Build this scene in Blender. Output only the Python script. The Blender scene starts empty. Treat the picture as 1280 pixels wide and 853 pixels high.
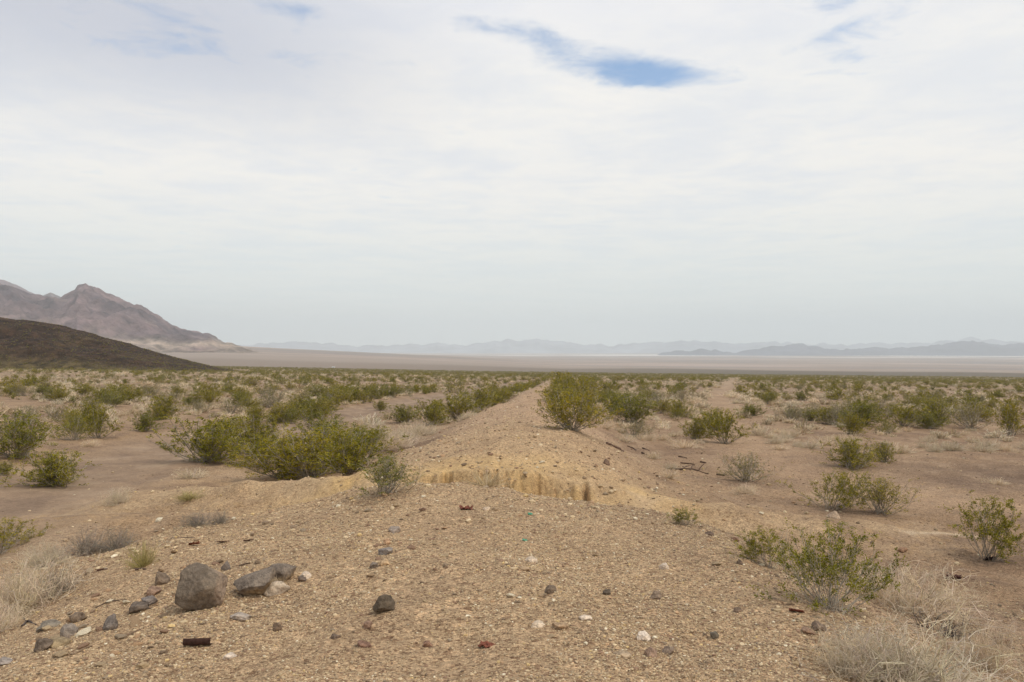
import bpy, math, random
import numpy as np
from mathutils import Vector

SC = bpy.context.scene
COL = SC.collection
rng = np.random.default_rng(11)
random.seed(11)

# ------------------------------------------------------------------ camera
F = 995.0            # focal length in pixels of a 1280 px wide frame (28 mm)
HZ = 438.0           # eye-level line
CAMZ = 1.6
cam_d = bpy.data.cameras.new('camera')
cam_d.lens = 28.0; cam_d.sensor_width = 36.0
cam_d.clip_start = 0.05; cam_d.clip_end = 90000
cam = bpy.data.objects.new('camera', cam_d); COL.objects.link(cam)
cam.location = (0, 0, CAMZ)
cam.rotation_euler = (math.radians(90) + math.atan((HZ - 426.5) / F), 0, 0)
SC.camera = cam

# ------------------------------------------------------------------ light, sky, exposure
SUN_EL, SUN_AZ = math.radians(58), math.radians(112)     # azimuth clockwise from +Y
sd = bpy.data.lights.new('sun', 'SUN')
sd.energy = 1.5; sd.angle = math.radians(10); sd.color = (1.0, 0.89, 0.75)
sun = bpy.data.objects.new('sun', sd); COL.objects.link(sun)
sdir = Vector((math.sin(SUN_AZ) * math.cos(SUN_EL), math.cos(SUN_AZ) * math.cos(SUN_EL), math.sin(SUN_EL)))
sun.rotation_euler = sdir.to_track_quat('Z', 'Y').to_euler()

W = bpy.data.worlds.new('World'); SC.world = W; W.use_nodes = True
nt = W.node_tree; N = nt.nodes; Lk = nt.links
N.clear()
def wn(t, **k):
    n = N.new(t)
    for a, b in k.items(): setattr(n, a, b)
    return n
def wmath(op, a, b=None, c=None, clamp=False):
    n = wn('ShaderNodeMath', operation=op, use_clamp=clamp)
    for i, v in enumerate((a, b, c)):
        if v is None: continue
        if isinstance(v, (int, float)): n.inputs[i].default_value = v
        else: Lk.new(v, n.inputs[i])
    return n.outputs[0]
def wmap(v, a, b, c=0.0, d=1.0, smooth=True):
    n = wn('ShaderNodeMapRange'); n.interpolation_type = 'SMOOTHSTEP' if smooth else 'LINEAR'
    Lk.new(v, n.inputs[0])
    for i, q in enumerate((a, b, c, d)): n.inputs[i + 1].default_value = q
    return n.outputs[0]
def wmix(f, a, b):
    n = wn('ShaderNodeMix', data_type='RGBA')
    if isinstance(f, (int, float)): n.inputs[0].default_value = f
    else: Lk.new(f, n.inputs[0])
    for i, v in ((6, a), (7, b)):
        if isinstance(v, tuple): n.inputs[i].default_value = v + (1,)
        else: Lk.new(v, n.inputs[i])
    return n.outputs[2]
def wnoise(vec, scale, detail=6, rough=.55, dist=0.0):
    n = wn('ShaderNodeTexNoise'); Lk.new(vec, n.inputs['Vector'])
    n.inputs['Scale'].default_value = scale; n.inputs['Detail'].default_value = detail
    n.inputs['Roughness'].default_value = rough; n.inputs['Distortion'].default_value = dist
    return n.outputs[0]
tc = wn('ShaderNodeTexCoord'); sp = wn('ShaderNodeSeparateXYZ'); Lk.new(tc.outputs['Generated'], sp.inputs[0])
zc = wmath('MAXIMUM', sp.outputs[2], 0.015)
px_ = wmath('DIVIDE', sp.outputs[0], zc); py_ = wmath('DIVIDE', sp.outputs[1], zc)
cb = wn('ShaderNodeCombineXYZ'); Lk.new(px_, cb.inputs[0]); Lk.new(py_, cb.inputs[1])
P = cb.outputs[0]                                       # where the view ray meets the cloud deck
sky = wn('ShaderNodeTexSky', sky_type='NISHITA'); sky.sun_disc = False
sky.sun_elevation = SUN_EL; sky.sun_rotation = SUN_AZ
sky.air_density = 1.0; sky.dust_density = 1.6; sky.ozone_density = 1.5
n_big = wnoise(P, 0.55, 7, .55, .3)
n_mid = wnoise(P, 1.9, 7, .58, .4)
n_fine = wnoise(P, 5.5, 6, .6, .5)
# openings in the deck: centre and half sizes in deck coordinates
def hole(cx, cy, ax, ay, rot, amp):
    dx = wmath('SUBTRACT', px_, cx); dy = wmath('SUBTRACT', py_, cy)
    c, s = math.cos(rot), math.sin(rot)
    u = wmath('ADD', wmath('MULTIPLY', dx, c / ax), wmath('MULTIPLY', dy, s / ax))
    v = wmath('ADD', wmath('MULTIPLY', dx, -s / ay), wmath('MULTIPLY', dy, c / ay))
    r2 = wmath('ADD', wmath('MULTIPLY', u, u), wmath('MULTIPLY', v, v))
    return wmath('MULTIPLY', wmath('EXPONENT', wmath('MULTIPLY', r2, -1.0)), amp)
open_ = hole(.36, 2.79, .36, .18, .42, 1.0)
for a in ((.60, 2.90, .26, .14, .3, .5), (-.02, 2.46, .26, .10, .55, .45), (1.0, 2.42, .26, .24, .3, .42), (-.62, 2.33, .26, .14, .2, .62),
          (-1.2, 2.5, .45, .3, .2, .46), (-.8, 2.7, .4, .2, .2, .36), (1.2, 2.75, .25, .2, .2, .42), (.95, 2.15, .2, .12, 0, .5)):
    open_ = wmath('ADD', open_, hole(*a))
wob = wmath('ADD', wmath('MULTIPLY', wmath('SUBTRACT', n_mid, .5), 1.9), wmath('MULTIPLY', wmath('SUBTRACT', n_fine, .5), 1.3))
gap = wmap(wmath('ADD', open_, wob), .24, 1.25)
veil = wmap(wmath('ADD', n_big, wmath('MULTIPLY', wmath('SUBTRACT', n_mid, .5), .5)), .36, .60, .07, 0.0)
gap = wmath('MAXIMUM', gap, veil)
gap = wmath('MULTIPLY', gap, .97)
# thickness of the deck shades it a little
shade = wmap(wmath('ADD', wmath('MULTIPLY', n_big, .35), wmath('ADD', wmath('MULTIPLY', n_mid, .4), wmath('MULTIPLY', n_fine, .25))), .38, .60)
cloud = wmix(shade, (8.25, 8.3, 8.4), (9.15, 8.95, 8.55))
streak = wnoise(P, .16, 5, .6, .2)
cloud = wmix(wmap(sp.outputs[2], .30, .46, 0.0, .45), cloud, (6.9, 7.3, 8.6))
dk = wmath('MULTIPLY', wmap(sp.outputs[2], .20, .36), wmap(px_, .1, -1.1))
cloud = wmix(wmath('MULTIPLY', dk, .95), cloud, (5.7, 5.9, 6.6))
low = wmap(sp.outputs[2], .02, .22, 1.0, 0.0)
cloud = wmix(wmath('MULTIPLY', low, .8), cloud, (7.6, 8.3, 8.1))
blue = wn('ShaderNodeMix', data_type='RGBA', blend_type='MULTIPLY'); blue.inputs[0].default_value = 1
Lk.new(sky.outputs[0], blue.inputs[6]); blue.inputs[7].default_value = (1.45, 1.62, 1.68, 1)
tot = wmix(gap, cloud, blue.outputs[2])
bg = wn('ShaderNodeBackground'); Lk.new(tot, bg.inputs[0]); bg.inputs[1].default_value = 0.1
out = wn('ShaderNodeOutputWorld'); Lk.new(bg.outputs[0], out.inputs[0])

vs = SC.view_settings
vs.view_transform = 'Standard'; vs.look = 'None'; vs.exposure = 0.12; vs.gamma = 1.0; vs.use_curve_mapping = False
SC.render.engine = 'CYCLES'
cy = SC.cycles
cy.max_bounces = 6; cy.diffuse_bounces = 3; cy.volume_bounces = 2; cy.transparent_max_bounces = 8
cy.use_denoising = True

# ------------------------------------------------------------------ noise
def smooth(a, b, x):
    t = np.clip((x - a) / (b - a), 0, 1); return t * t * (3 - 2 * t)
def _hash(ix, iy, seed):
    h = (ix.astype(np.int64) * 374761393 + iy.astype(np.int64) * 668265263 + seed * 1442695041) & 0xFFFFFFFF
    h = ((h ^ (h >> 13)) * 1274126177) & 0xFFFFFFFF
    h = (h ^ (h >> 16)) & 0xFFFFFFFF
    return h / 4294967296.0
def perlin(x, y, seed=0):
    x = np.asarray(x, float); y = np.asarray(y, float)
    ix = np.floor(x); iy = np.floor(y); fx = x - ix; fy = y - iy
    def g(ox, oy):
        a = _hash(ix + ox, iy + oy, seed) * 2 * np.pi
        return np.cos(a) * (fx - ox) + np.sin(a) * (fy - oy)
    u = fx ** 3 * (fx * (fx * 6 - 15) + 10); v = fy ** 3 * (fy * (fy * 6 - 15) + 10)
    a = g(0, 0) * (1 - u) + g(1, 0) * u; b = g(0, 1) * (1 - u) + g(1, 1) * u
    return (a * (1 - v) + b * v) * 1.4
def fbm(x, y, seed=0, oct=4, gain=.5):
    s = 0; a = 1; f = 1
    for k in range(oct):
        s = s + a * perlin(x * f + 17.3 * k, y * f - 9.1 * k, seed + k); a *= gain; f *= 2.03
    return s
def ridged(x, y, seed=0, oct=5, gain=.5):
    s = 0; a = 1; f = 1; w = 1
    for k in range(oct):
        n = 1 - np.abs(perlin(x * f + 31.7 * k, y * f + 5.3 * k, seed + k)); n = n * n
        s = s + a * n * w; w = np.clip(n * 1.4, 0, 1); a *= gain; f *= 2.07
    return s / 1.9

# ------------------------------------------------------------------ terrain
def seg_dist(x, y, ax, ay, bx, by):
    dx, dy = bx - ax, by - ay
    t = np.clip(((x - ax) * dx + (y - ay) * dy) / (dx * dx + dy * dy), 0, 1)
    return np.hypot(x - ax - t * dx, y - ay - t * dy), t
WASH = [(-7.5, 3), (-9.6, 12), (-11.2, 20), (-12.2, 29), (-11, 45), (-8.6, 70), (-4, 120), (4, 200)]
TRACK = [(30, 13.5), (16, 15.2), (9.5, 19), (8.6, 26), (10.5, 38), (14.5, 55), (30, 115), (66, 240), (125, 450)]
CROSS = [(6.5, 14.6), (9, 14.6), (14, 14.3), (24, 13.6)]
def poly_dist(x, y, pts):
    d = np.full(np.shape(x), 1e9)
    for (a, b), (c, e) in zip(pts[:-1], pts[1:]):
        q, _ = seg_dist(x, y, a, b, c, e); d = np.minimum(d, q)
    return d
def axis_x(y): return -1.56 + .073 * y + 1.2 * (1 - smooth(5, 13, y))
TX = np.array([-.9, -.64, -.37, -.19, -.04, .066, .3, .64, .9])
TR = np.array([300, 600, 1200, 1500, 2500, 3500, 5000, 8000, 12000, 20000])
TV = np.array([
    [-23, -25, -28, -31, -33, -35, -38, -42, -46],
    [-18, -20.5, -22.5, -26, -29, -30, -33, -37, -40],
    [-12, -16, -19.5, -23, -26, -27.5, -30, -32.5, -35],
    [-8, -12, -15.5, -18.5, -23.5, -25, -27, -29.5, -31],
    [2, -1, -2, -8.5, -15, -20, -22, -24, -26],
    [10, 8, 6.5, -2.5, -9.5, -15, -17.5, -19, -20],
    [8, 6, 4, -3.0, -9.7, -11, -12.5, -14, -15],
    [4, 2, 0, -4.0, -6.5, -7.5, -8, -8.5, -9],
    [2, 0, -3, -3.5, -4.2, -4.3, -4.4, -4.6, -5],
    [2, 0, -2, -2, -2, -2, -2, -2, -2]], float)
def far_z(x, y):
    r = np.hypot(x, y); th = np.clip(np.arctan2(x, y), -.733, .733)
    X = np.clip(np.tan(th), -.9, .9); ye = r * np.cos(th)
    lx = np.clip(np.interp(X, TX, np.arange(len(TX))), 0, len(TX) - 1.001)
    lr = np.clip(np.interp(np.log(np.maximum(ye, 1)), np.log(TR), np.arange(len(TR))), 0, len(TR) - 1.001)
    i = lx.astype(int); j = lr.astype(int); u = lx - i; v = lr - j
    p = (TV[j, i] * (1 - u) + TV[j, i + 1] * u) * (1 - v) + (TV[j + 1, i] * (1 - u) + TV[j + 1, i + 1] * u) * v
    return CAMZ + ye * p / F
def z_seed(y): return y
def local_z(x, y, detail=True):
    zp = -1.30 - .0246 * y - .0133 * x
    xa = axis_x(y); t = x - xa; at = np.abs(t)
    zb = -.0250 * y + .10 * smooth(15, 22, y) - .02 * (1 - np.cos(np.clip(y, -5, 10) * .3))
    far = smooth(11, 14.5, y)
    a = 1.5 * (1 - far) + 1.0 * far; b = np.where(t > 0, 6.6, 7.8) * (1 - far) + 4.5 * far
    wv = fbm(y * .16, np.sign(t) * 3 + 3.3, 5, 4) * 1.0
    f = 1 - smooth(a, b + wv, at); f = f * .6 + .4 * np.clip(1 - at / (b + wv + .9), 0, 1); f = f * (1 + .10 * fbm(y * .12, t * .5, 6, 3))
    yend = 11.2 - .10 * np.minimum(at, 5) ** 2 + .3 * fbm(t * .5, t * 0, 9, 2)
    near_m = 1 - smooth(0, 1.5, y - yend)
    gul = .16 * fbm(t * 1.3, y * .15, 12, 4) + .30 * np.clip(1 - 5.0 * np.abs(perlin(t * 2.6, t * 0 + .4, 44)), 0, 1) ** 1.3 * smooth(.0, .3, perlin(t * 1.3, t * 0 + 8, 45) + .3)
    gul = gul + .16 * fbm(x * 4, z_seed(y) * 4, 47, 4)
    yf = 14.1 + .16 * np.maximum(at - 1.6, 0) ** 1.6 + gul
    hard = smooth(-.05, .42, y - yf) * .84 + smooth(.2, 2.2, y - yf) * .16
    m = np.maximum(near_m, hard)
    z = zp + (zb - zp) * f * (.16 + .84 * m)
    # spoil thrown to either side of the cut
    for ax, ay, bx, by, h0, h1, s in ((-2.2, 14.9, -7.6, 16.6, .95, .30, 1.15), (1.9, 14.7, 6.4, 14.9, .62, .12, 1.0),
                                      (-5.0, 9.0, -8.6, 11.0, .42, .15, 2.2), (-3.6, 12.4, -8.2, 13.6, .62, .22, 1.7), (-13, 17, -18, 15.5, .28, .3, 1.6)):
        d, q = seg_dist(x, y, ax, ay, bx, by)
        hh = zp + (h0 * (1 - q) + h1 * q) * np.exp(-(d / s) ** 2) * (1 + .25 * fbm(x * .8, y * .8, 21, 2))
        k = .12; z = np.where(hh > z, hh, z) + k * np.exp(-np.abs(hh - z) / k) * .3 * (np.exp(-(d / s) ** 2))
    dw = poly_dist(x, y, WASH); z = z - .14 * np.exp(-(dw / 2.2) ** 2)
    dt = poly_dist(x, y, TRACK); z = z - .06 * np.exp(-(dt / 1.6) ** 2)
    if detail:
        bm = smooth(.02, .4, f)
        smoothw = 1 - .75 * np.exp(-(dw / 2.4) ** 2)
        z = z + (.075 * fbm(x * .35, y * .35, 31, 3) + .030 * fbm(x * 1.7, y * 1.7, 37, 3)) * smoothw
        z = z - .07 * np.clip(1 - 7 * np.abs(perlin(x * .22 + .15 * perlin(x, y, 7), y * .13, 39)), 0, 1) * (1 - .6 * bm)
        z = z + (.007 * fbm(x * 8, y * 8, 41, 3)) * smoothw
    return z
def ground_z(x, y):
    x = np.asarray(x, float); y = np.asarray(y, float)
    r = np.hypot(x, y); w = smooth(130, 330, r)
    zl = local_z(x, y)
    return zl * (1 - w) + far_z(x, y) * w
def near_f(x, y):
    t = np.abs(x - axis_x(y)); far = smooth(11, 14.5, y)
    return 1 - smooth(1.6, (7.6 * (1 - far) + 3.7 * far), t)

def new_mesh(name, v, f, tint=None, flat=True, mats=(), midx=None):
    v = np.asarray(v, np.float32); f = np.asarray(f, np.int32)
    me = bpy.data.meshes.new(name)
    me.vertices.add(len(v)); me.vertices.foreach_set('co', v.ravel())
    me.loops.add(f.size); me.loops.foreach_set('vertex_index', f.ravel())
    me.polygons.add(len(f)); k = f.shape[1]
    me.polygons.foreach_set('loop_start', np.arange(0, f.size, k, dtype=np.int32))
    me.polygons.foreach_set('loop_total', np.full(len(f), k, np.int32))
    me.polygons.foreach_set('use_smooth', np.full(len(f), not flat))
    if midx is not None: me.polygons.foreach_set('material_index', np.asarray(midx, np.int32))
    me.update(calc_edges=True)
    if tint is not None:
        t = np.ones((len(v), 4), np.float32); t[:, :3] = tint
        at = me.color_attributes.new('tint', 'FLOAT_COLOR', 'POINT'); at.data.foreach_set('color', t.ravel())
    for m in mats: me.materials.append(m)
    return me
def tag(o, label=None, cat=None, group=None, kind=None):
    if label: o['label'] = label
    if cat: o['category'] = cat
    if group: o['group'] = group
    if kind: o['kind'] = kind
    return o
def link(name, me, parent=None, loc=None):
    o = bpy.data.objects.new(name, me); COL.objects.link(o)
    if parent is not None: o.parent = parent
    if loc is not None: o.location = loc
    return o

# ------------------------------------------------------------------ materials
def mat(name, rough=.9):
    m = bpy.data.materials.new(name); m.use_nodes = True
    b = m.node_tree.nodes['Principled BSDF']; b.inputs['Roughness'].default_value = rough
    b.inputs['Specular IOR Level'].default_value = .2
    return m, m.node_tree, b
def nd(t, kind, **k):
    n = t.nodes.new(kind)
    for a, b in k.items(): setattr(n, a, b)
    return n
def tnoise(t, vec, scale, detail=4, rough=.55):
    n = nd(t, 'ShaderNodeTexNoise'); t.links.new(vec, n.inputs['Vector'])
    n.inputs['Scale'].default_value = scale; n.inputs['Detail'].default_value = detail; n.inputs['Roughness'].default_value = rough
    return n.outputs[0]
def tramp(t, fac, stops):
    n = nd(t, 'ShaderNodeValToRGB'); t.links.new(fac, n.inputs[0]); e = n.color_ramp.elements
    while len(e) < len(stops): e.new(.5)
    for q, (p, c) in zip(e, stops): q.position = p; q.color = (c if isinstance(c, tuple) else (c, c, c)) + (1,)
    return n.outputs[0]
def tmul(t, a, b, fac=1.0, blend='MULTIPLY'):
    n = nd(t, 'ShaderNodeMix', data_type='RGBA', blend_type=blend)
    if isinstance(fac, float): n.inputs[0].default_value = fac
    else: t.links.new(fac, n.inputs[0])
    t.links.new(a, n.inputs[6])
    if isinstance(b, tuple): n.inputs[7].default_value = b + (1,)
    else: t.links.new(b, n.inputs[7])
    return n.outputs[2]

def ground_material():
    m, t, b = mat('desert_ground', .95)
    at = nd(t, 'ShaderNodeAttribute', attribute_name='tint'); base = at.outputs['Color']
    gv = nd(t, 'ShaderNodeAttribute', attribute_name='grav').outputs['Fac']   # how stony the surface is
    nr = nd(t, 'ShaderNodeAttribute', attribute_name='near').outputs['Fac']
    tcn = nd(t, 'ShaderNodeTexCoord'); O = tcn.outputs['Object']
    v1 = nd(t, 'ShaderNodeTexVoronoi'); t.links.new(O, v1.inputs['Vector']); v1.inputs['Scale'].default_value = 62
    v1.inputs['Randomness'].default_value = 1
    v2 = nd(t, 'ShaderNodeTexVoronoi'); t.links.new(O, v2.inputs['Vector']); v2.inputs['Scale'].default_value = 24
    sep = nd(t, 'ShaderNodeSeparateColor'); t.links.new(v1.outputs['Color'], sep.inputs[0])
    sep2 = nd(t, 'ShaderNodeSeparateColor'); t.links.new(v2.outputs['Color'], sep2.inputs[0])
    pc = tramp(t, sep.outputs[0], [(0, (.42, .36, .32)), (.25, (.76, .70, .64)), (.6, (1.0, .98, .95)), (.85, (1.2, 1.16, 1.1)), (1, (1.5, 1.46, 1.36))])
    pc2 = tramp(t, sep2.outputs[1], [(0, (.58, .50, .46)), (.12, (.92, .92, .90)), (.8, (1.05, 1.03, 1)), (1, (1.3, 1.25, 1.2))])
    c = tmul(t, base, pc, gv); c = tmul(t, c, pc2, gv)
    sand = tnoise(t, O, 160, 3, .7)
    c = tmul(t, c, tramp(t, sand, [(.3, .84), (.7, 1.14)]))
    patch = tnoise(t, O, 1.3, 6, .62)
    c = tmul(t, c, tramp(t, patch, [(.32, (.86, .84, .83)), (.68, (1.1, 1.09, 1.06))]))
    patch2 = tnoise(t, O, 9, 5, .65)
    c = tmul(t, c, tramp(t, patch2, [(.34, (.86, .85, .84)), (.66, (1.1, 1.1, 1.1))]))
    t.links.new(c, b.inputs['Base Color'])
    h1 = nd(t, 'ShaderNodeMath', operation='MULTIPLY'); t.links.new(v1.outputs['Distance'], h1.inputs[0]); h1.inputs[1].default_value = -.9
    h2 = nd(t, 'ShaderNodeMath', operation='MULTIPLY_ADD'); t.links.new(sand, h2.inputs[0]); h2.inputs[1].default_value = .5; t.links.new(h1.outputs[0], h2.inputs[2])
    h3 = nd(t, 'ShaderNodeMath', operation='MULTIPLY_ADD'); t.links.new(patch2, h3.inputs[0]); h3.inputs[1].default_value = 1.6; t.links.new(h2.outputs[0], h3.inputs[2])
    st = nd(t, 'ShaderNodeMath', operation='MULTIPLY_ADD'); t.links.new(gv, st.inputs[0]); st.inputs[1].default_value = .75; st.inputs[2].default_value = .25
    st2 = nd(t, 'ShaderNodeMath', operation='MULTIPLY'); t.links.new(st.outputs[0], st2.inputs[0]); t.links.new(nr, st2.inputs[1])
    bp = nd(t, 'ShaderNodeBump'); t.links.new(h3.outputs[0], bp.inputs['Height']); t.links.new(st2.outputs[0], bp.inputs['Strength'])
    bp.inputs['Distance'].default_value = .012
    t.links.new(bp.outputs[0], b.inputs['Normal'])
    return m
def stone_material(name='stone', nscale=14.0, bump=.5, dist=.02):
    m, t, b = mat(name, .88)
    base = nd(t, 'ShaderNodeAttribute', attribute_name='tint').outputs['Color']
    O = nd(t, 'ShaderNodeTexCoord').outputs['Object']
    n1 = tnoise(t, O, nscale, 8, .65); n2 = tnoise(t, O, nscale * 5, 6, .7)
    c = tmul(t, base, tramp(t, n1, [(.3, (.62, .6, .6)), (.52, (1, .98, .96)), (.72, (1.45, 1.38, 1.28))]))
    c = tmul(t, c, tramp(t, n2, [(.35, .72), (.65, 1.28)]))
    t.links.new(c, b.inputs['Base Color'])
    bp = nd(t, 'ShaderNodeBump'); bp.inputs['Strength'].default_value = bump; bp.inputs['Distance'].default_value = dist
    ad = nd(t, 'ShaderNodeMath', operation='ADD'); t.links.new(n1, ad.inputs[0]); t.links.new(n2, ad.inputs[1])
    t.links.new(ad.outputs[0], bp.inputs['Height']); t.links.new(bp.outputs[0], b.inputs['Normal'])
    return m
def leaf_material(name, trans=.25, hue_var=True):
    m, t, b = mat(name, .6)
    base = nd(t, 'ShaderNodeAttribute', attribute_name='tint').outputs['Color']
    rnd = nd(t, 'ShaderNodeObjectInfo').outputs['Random']
    c = tmul(t, base, tramp(t, rnd, [(0, (.85, .88, .88)), (.5, (1, 1, .98)), (1, (1.1, 1.07, 1.04))] if not hue_var else [(0, (.70, .80, 1.0)), (.35, (.92, .95, 1)), (.7, (1.0, 1.0, .95)), (.9, (1.08, 1.03, 1.0)), (1, (1.2, 1.1, 1.6))]))
    t.links.new(c, b.inputs['Base Color'])
    tr = nd(t, 'ShaderNodeBsdfTranslucent'); t.links.new(c, tr.inputs[0])
    mx = nd(t, 'ShaderNodeMixShader'); mx.inputs[0].default_value = trans
    t.links.new(b.outputs[0], mx.inputs[1]); t.links.new(tr.outputs[0], mx.inputs[2])
    t.links.new(mx.outputs[0], t.nodes['Material Output'].inputs[0])
    return m
def simple_material(name, rough=.85, scale=20., lo=.75, hi=1.25):
    m, t, b = mat(name, rough)
    base = nd(t, 'ShaderNodeAttribute', attribute_name='tint').outputs['Color']
    O = nd(t, 'ShaderNodeTexCoord').outputs['Object']
    c = tmul(t, base, tramp(t, tnoise(t, O, scale, 6, .65), [(.32, lo), (.68, hi)]))
    t.links.new(c, b.inputs['Base Color'])
    return m
def mountain_material(name, scale, bump, dist, lo=.72, hi=1.25):
    m, t, b = mat(name, .95)
    base = nd(t, 'ShaderNodeAttribute', attribute_name='tint').outputs['Color']
    O = nd(t, 'ShaderNodeTexCoord').outputs['Object']
    n1 = tnoise(t, O, scale, 9, .68)
    c = tmul(t, base, tramp(t, n1, [(.34, lo), (.5, 1.0), (.66, hi)]))
    t.links.new(c, b.inputs['Base Color'])
    bp = nd(t, 'ShaderNodeBump'); bp.inputs['Strength'].default_value = bump; bp.inputs['Distance'].default_value = dist
    t.links.new(n1, bp.inputs['Height']); t.links.new(bp.outputs[0], b.inputs['Normal'])
    return m
M_GROUND = ground_material()
M_STONE = stone_material('stone')
M_BOULDER = stone_material('boulder_stone', 7.0, .7, .03)
M_PEBBLE = simple_material('pebble', .9, 60., .85, 1.15)
M_LEAF = leaf_material('leaf', .27)
M_STEM = simple_material('stem', .85, 30., .8, 1.2)
M_DRY = leaf_material('dry_twig', .12, False)
M_RUST = simple_material('rust', .8, 45., .5, 1.5)
M_WOOD = simple_material('weathered_wood', .85, 35., .6, 1.35)
M_GLASS, _t, _b = mat('green_glass', .15); _b.inputs['Base Color'].default_value = (.05, .30, .16, 1); _b.inputs['Specular IOR Level'].default_value = .6
M_GLASS.node_tree.links.new(tramp(_t, tnoise(_t, nd(_t, 'ShaderNodeTexCoord').outputs['Object'], 40.), [(.3, (.03, .2, .1)), (.7, (.12, .42, .26))]), _b.inputs['Base Color'])
M_WHITE = simple_material('white_paint', .5, 2., .93, 1.05)

# ------------------------------------------------------------------ ground sheet
YELLOW = np.array([.62, .435, .19]); GRAV = np.array([.475, .353, .228]); WASHC = np.array([.285, .205, .14])
PLAIN = np.array([.305, .215, .138]); PALE = np.array([.46, .34, .225])
def yl_clod(x, y): return smooth(.15, .5, fbm(x * 6, y * 6, 87, 3))
def ground_color(x, y, z=None):
    n = len(x); r = np.hypot(x, y); X = x / np.maximum(y, 1)
    f = near_f(x, y); t = x - axis_x(y); far = smooth(9, 16, y)
    streaks = smooth(.15, .5, fbm(t * 3.2, y * .5, 83, 3)) * np.exp(-((y - 14.5) / .7) ** 2) * (1 - smooth(2.2, 3.6, np.abs(t)))
    c = np.tile(PLAIN, (n, 1))
    def mx(c, col, w): return c * (1 - w[:, None]) + np.asarray(col) * w[:, None]
    left = smooth(2, -6, x - 0) if False else 1 - smooth(-6, 2, x)
    c = mx(c, [.44, .315, .19], left * .8 * (1 - smooth(18, 40, y)))
    big = fbm(x * .12, y * .12, 71, 4)
    c = mx(c, PALE, .35 * smooth(.1, .6, big)); c = mx(c, [.22, .15, .105], .35 * smooth(.1, .6, -big))
    # dark pavement patch on the right
    c = mx(c, [.155, .11, .082], .75 * np.exp(-((x - 15.5) / 6) ** 2 - ((y - 23) / 3.5) ** 2))
    c = mx(c, WASHC, np.exp(-(poly_dist(x, y, WASH) / 2.6) ** 4) * .9)
    m2 = fbm(x * .7, y * .45, 73, 4); c = mx(c, [.42, .32, .225], .45 * smooth(.1, .5, m2)); c = mx(c, [.19, .135, .10], .45 * smooth(.1, .5, -m2))
    tr = poly_dist(x, y, TRACK); c = mx(c, [.44, .32, .215], np.exp(-(tr / 1.7) ** 2) * (.55 + .3 * big))
    tr = poly_dist(x, y + .15 * np.sin(x * 1.3), CROSS); c = mx(c, [.72, .62, .48], np.exp(-(tr / .19) ** 2) * smooth(-.3, .3, fbm(x * .6, y * .6, 8, 2)) * .9)
    g2 = GRAV * (1 + .06 * fbm(x * .8, y * .8, 77, 3))[:, None]
    side = smooth(.5, 5, t)[:, None]          # right flank browner
    g2 = g2 * (1 - side) + np.array([.345, .255, .18]) * side
    fw = smooth(.0, .75, f + .22 * fbm(x * .6, y * .35, 79, 4))
    c = c * (1 - fw[:, None]) + g2 * fw[:, None]
    # paler yellowish subsoil in and around the cut
    yl = np.exp(-((y - 14.5) / 1.5) ** 4) * (1 - smooth(2.4, 4.8, np.abs(t)))
    yl = np.clip(yl * (.8 + .6 * fbm(x * .9, y * .9, 81, 3)), 0, 1)
    c = mx(c, YELLOW, yl)
    c = mx(c, [.36, .23, .10], streaks * .2); c = mx(c, [.40, .27, .13], .5 * yl_clod(x, y) * np.exp(-((y - 14.6) / 1.6) ** 4))
    for ax, ay, bx, by in ((-2.2, 14.4, -7.6, 16.2), (1.9, 14.2, 6.4, 14.3)):
        d, q = seg_dist(x, y, ax, ay, bx, by); c = mx(c, [.49, .37, .235], np.exp(-(d / 1.4) ** 2) * np.clip(.6 + .7 * fbm(x * 1.1, y * 1.1, 85, 4), 0, .9))
    c = mx(c, [.53, .39, .24], np.exp(-((x - 1) / 3) ** 2 - ((y - 17) / 3) ** 2) * .6)
    fe = smooth(18, 30, y) * fw; c = mx(c, [.44, .32, .225], fe * .7)
    # far zones
    vm = fbm(x * .012, y * .012, 91, 4)
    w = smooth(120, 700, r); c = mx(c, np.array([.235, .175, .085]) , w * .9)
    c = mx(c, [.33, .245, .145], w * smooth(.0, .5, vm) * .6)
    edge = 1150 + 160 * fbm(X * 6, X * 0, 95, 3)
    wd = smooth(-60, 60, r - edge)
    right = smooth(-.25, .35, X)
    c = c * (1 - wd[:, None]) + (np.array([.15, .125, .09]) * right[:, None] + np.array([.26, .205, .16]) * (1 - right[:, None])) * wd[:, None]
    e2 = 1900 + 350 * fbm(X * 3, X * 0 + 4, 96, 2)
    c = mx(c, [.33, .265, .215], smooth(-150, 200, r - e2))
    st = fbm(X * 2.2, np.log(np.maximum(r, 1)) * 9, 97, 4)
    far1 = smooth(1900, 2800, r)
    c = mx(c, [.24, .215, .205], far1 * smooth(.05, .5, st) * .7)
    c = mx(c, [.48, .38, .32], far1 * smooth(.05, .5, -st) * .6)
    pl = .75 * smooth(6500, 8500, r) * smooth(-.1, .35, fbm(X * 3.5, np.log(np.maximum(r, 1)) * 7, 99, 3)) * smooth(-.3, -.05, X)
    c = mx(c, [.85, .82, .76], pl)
    gv = np.clip(fw * .95 + .8 * (1 - fw), 0, 1)
    gv = gv * (1 - .5 * yl) * (1 - .7 * np.exp(-(poly_dist(x, y, WASH) / 2.6) ** 4)) * (1 - smooth(40, 200, r))
    return c, gv
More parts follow.
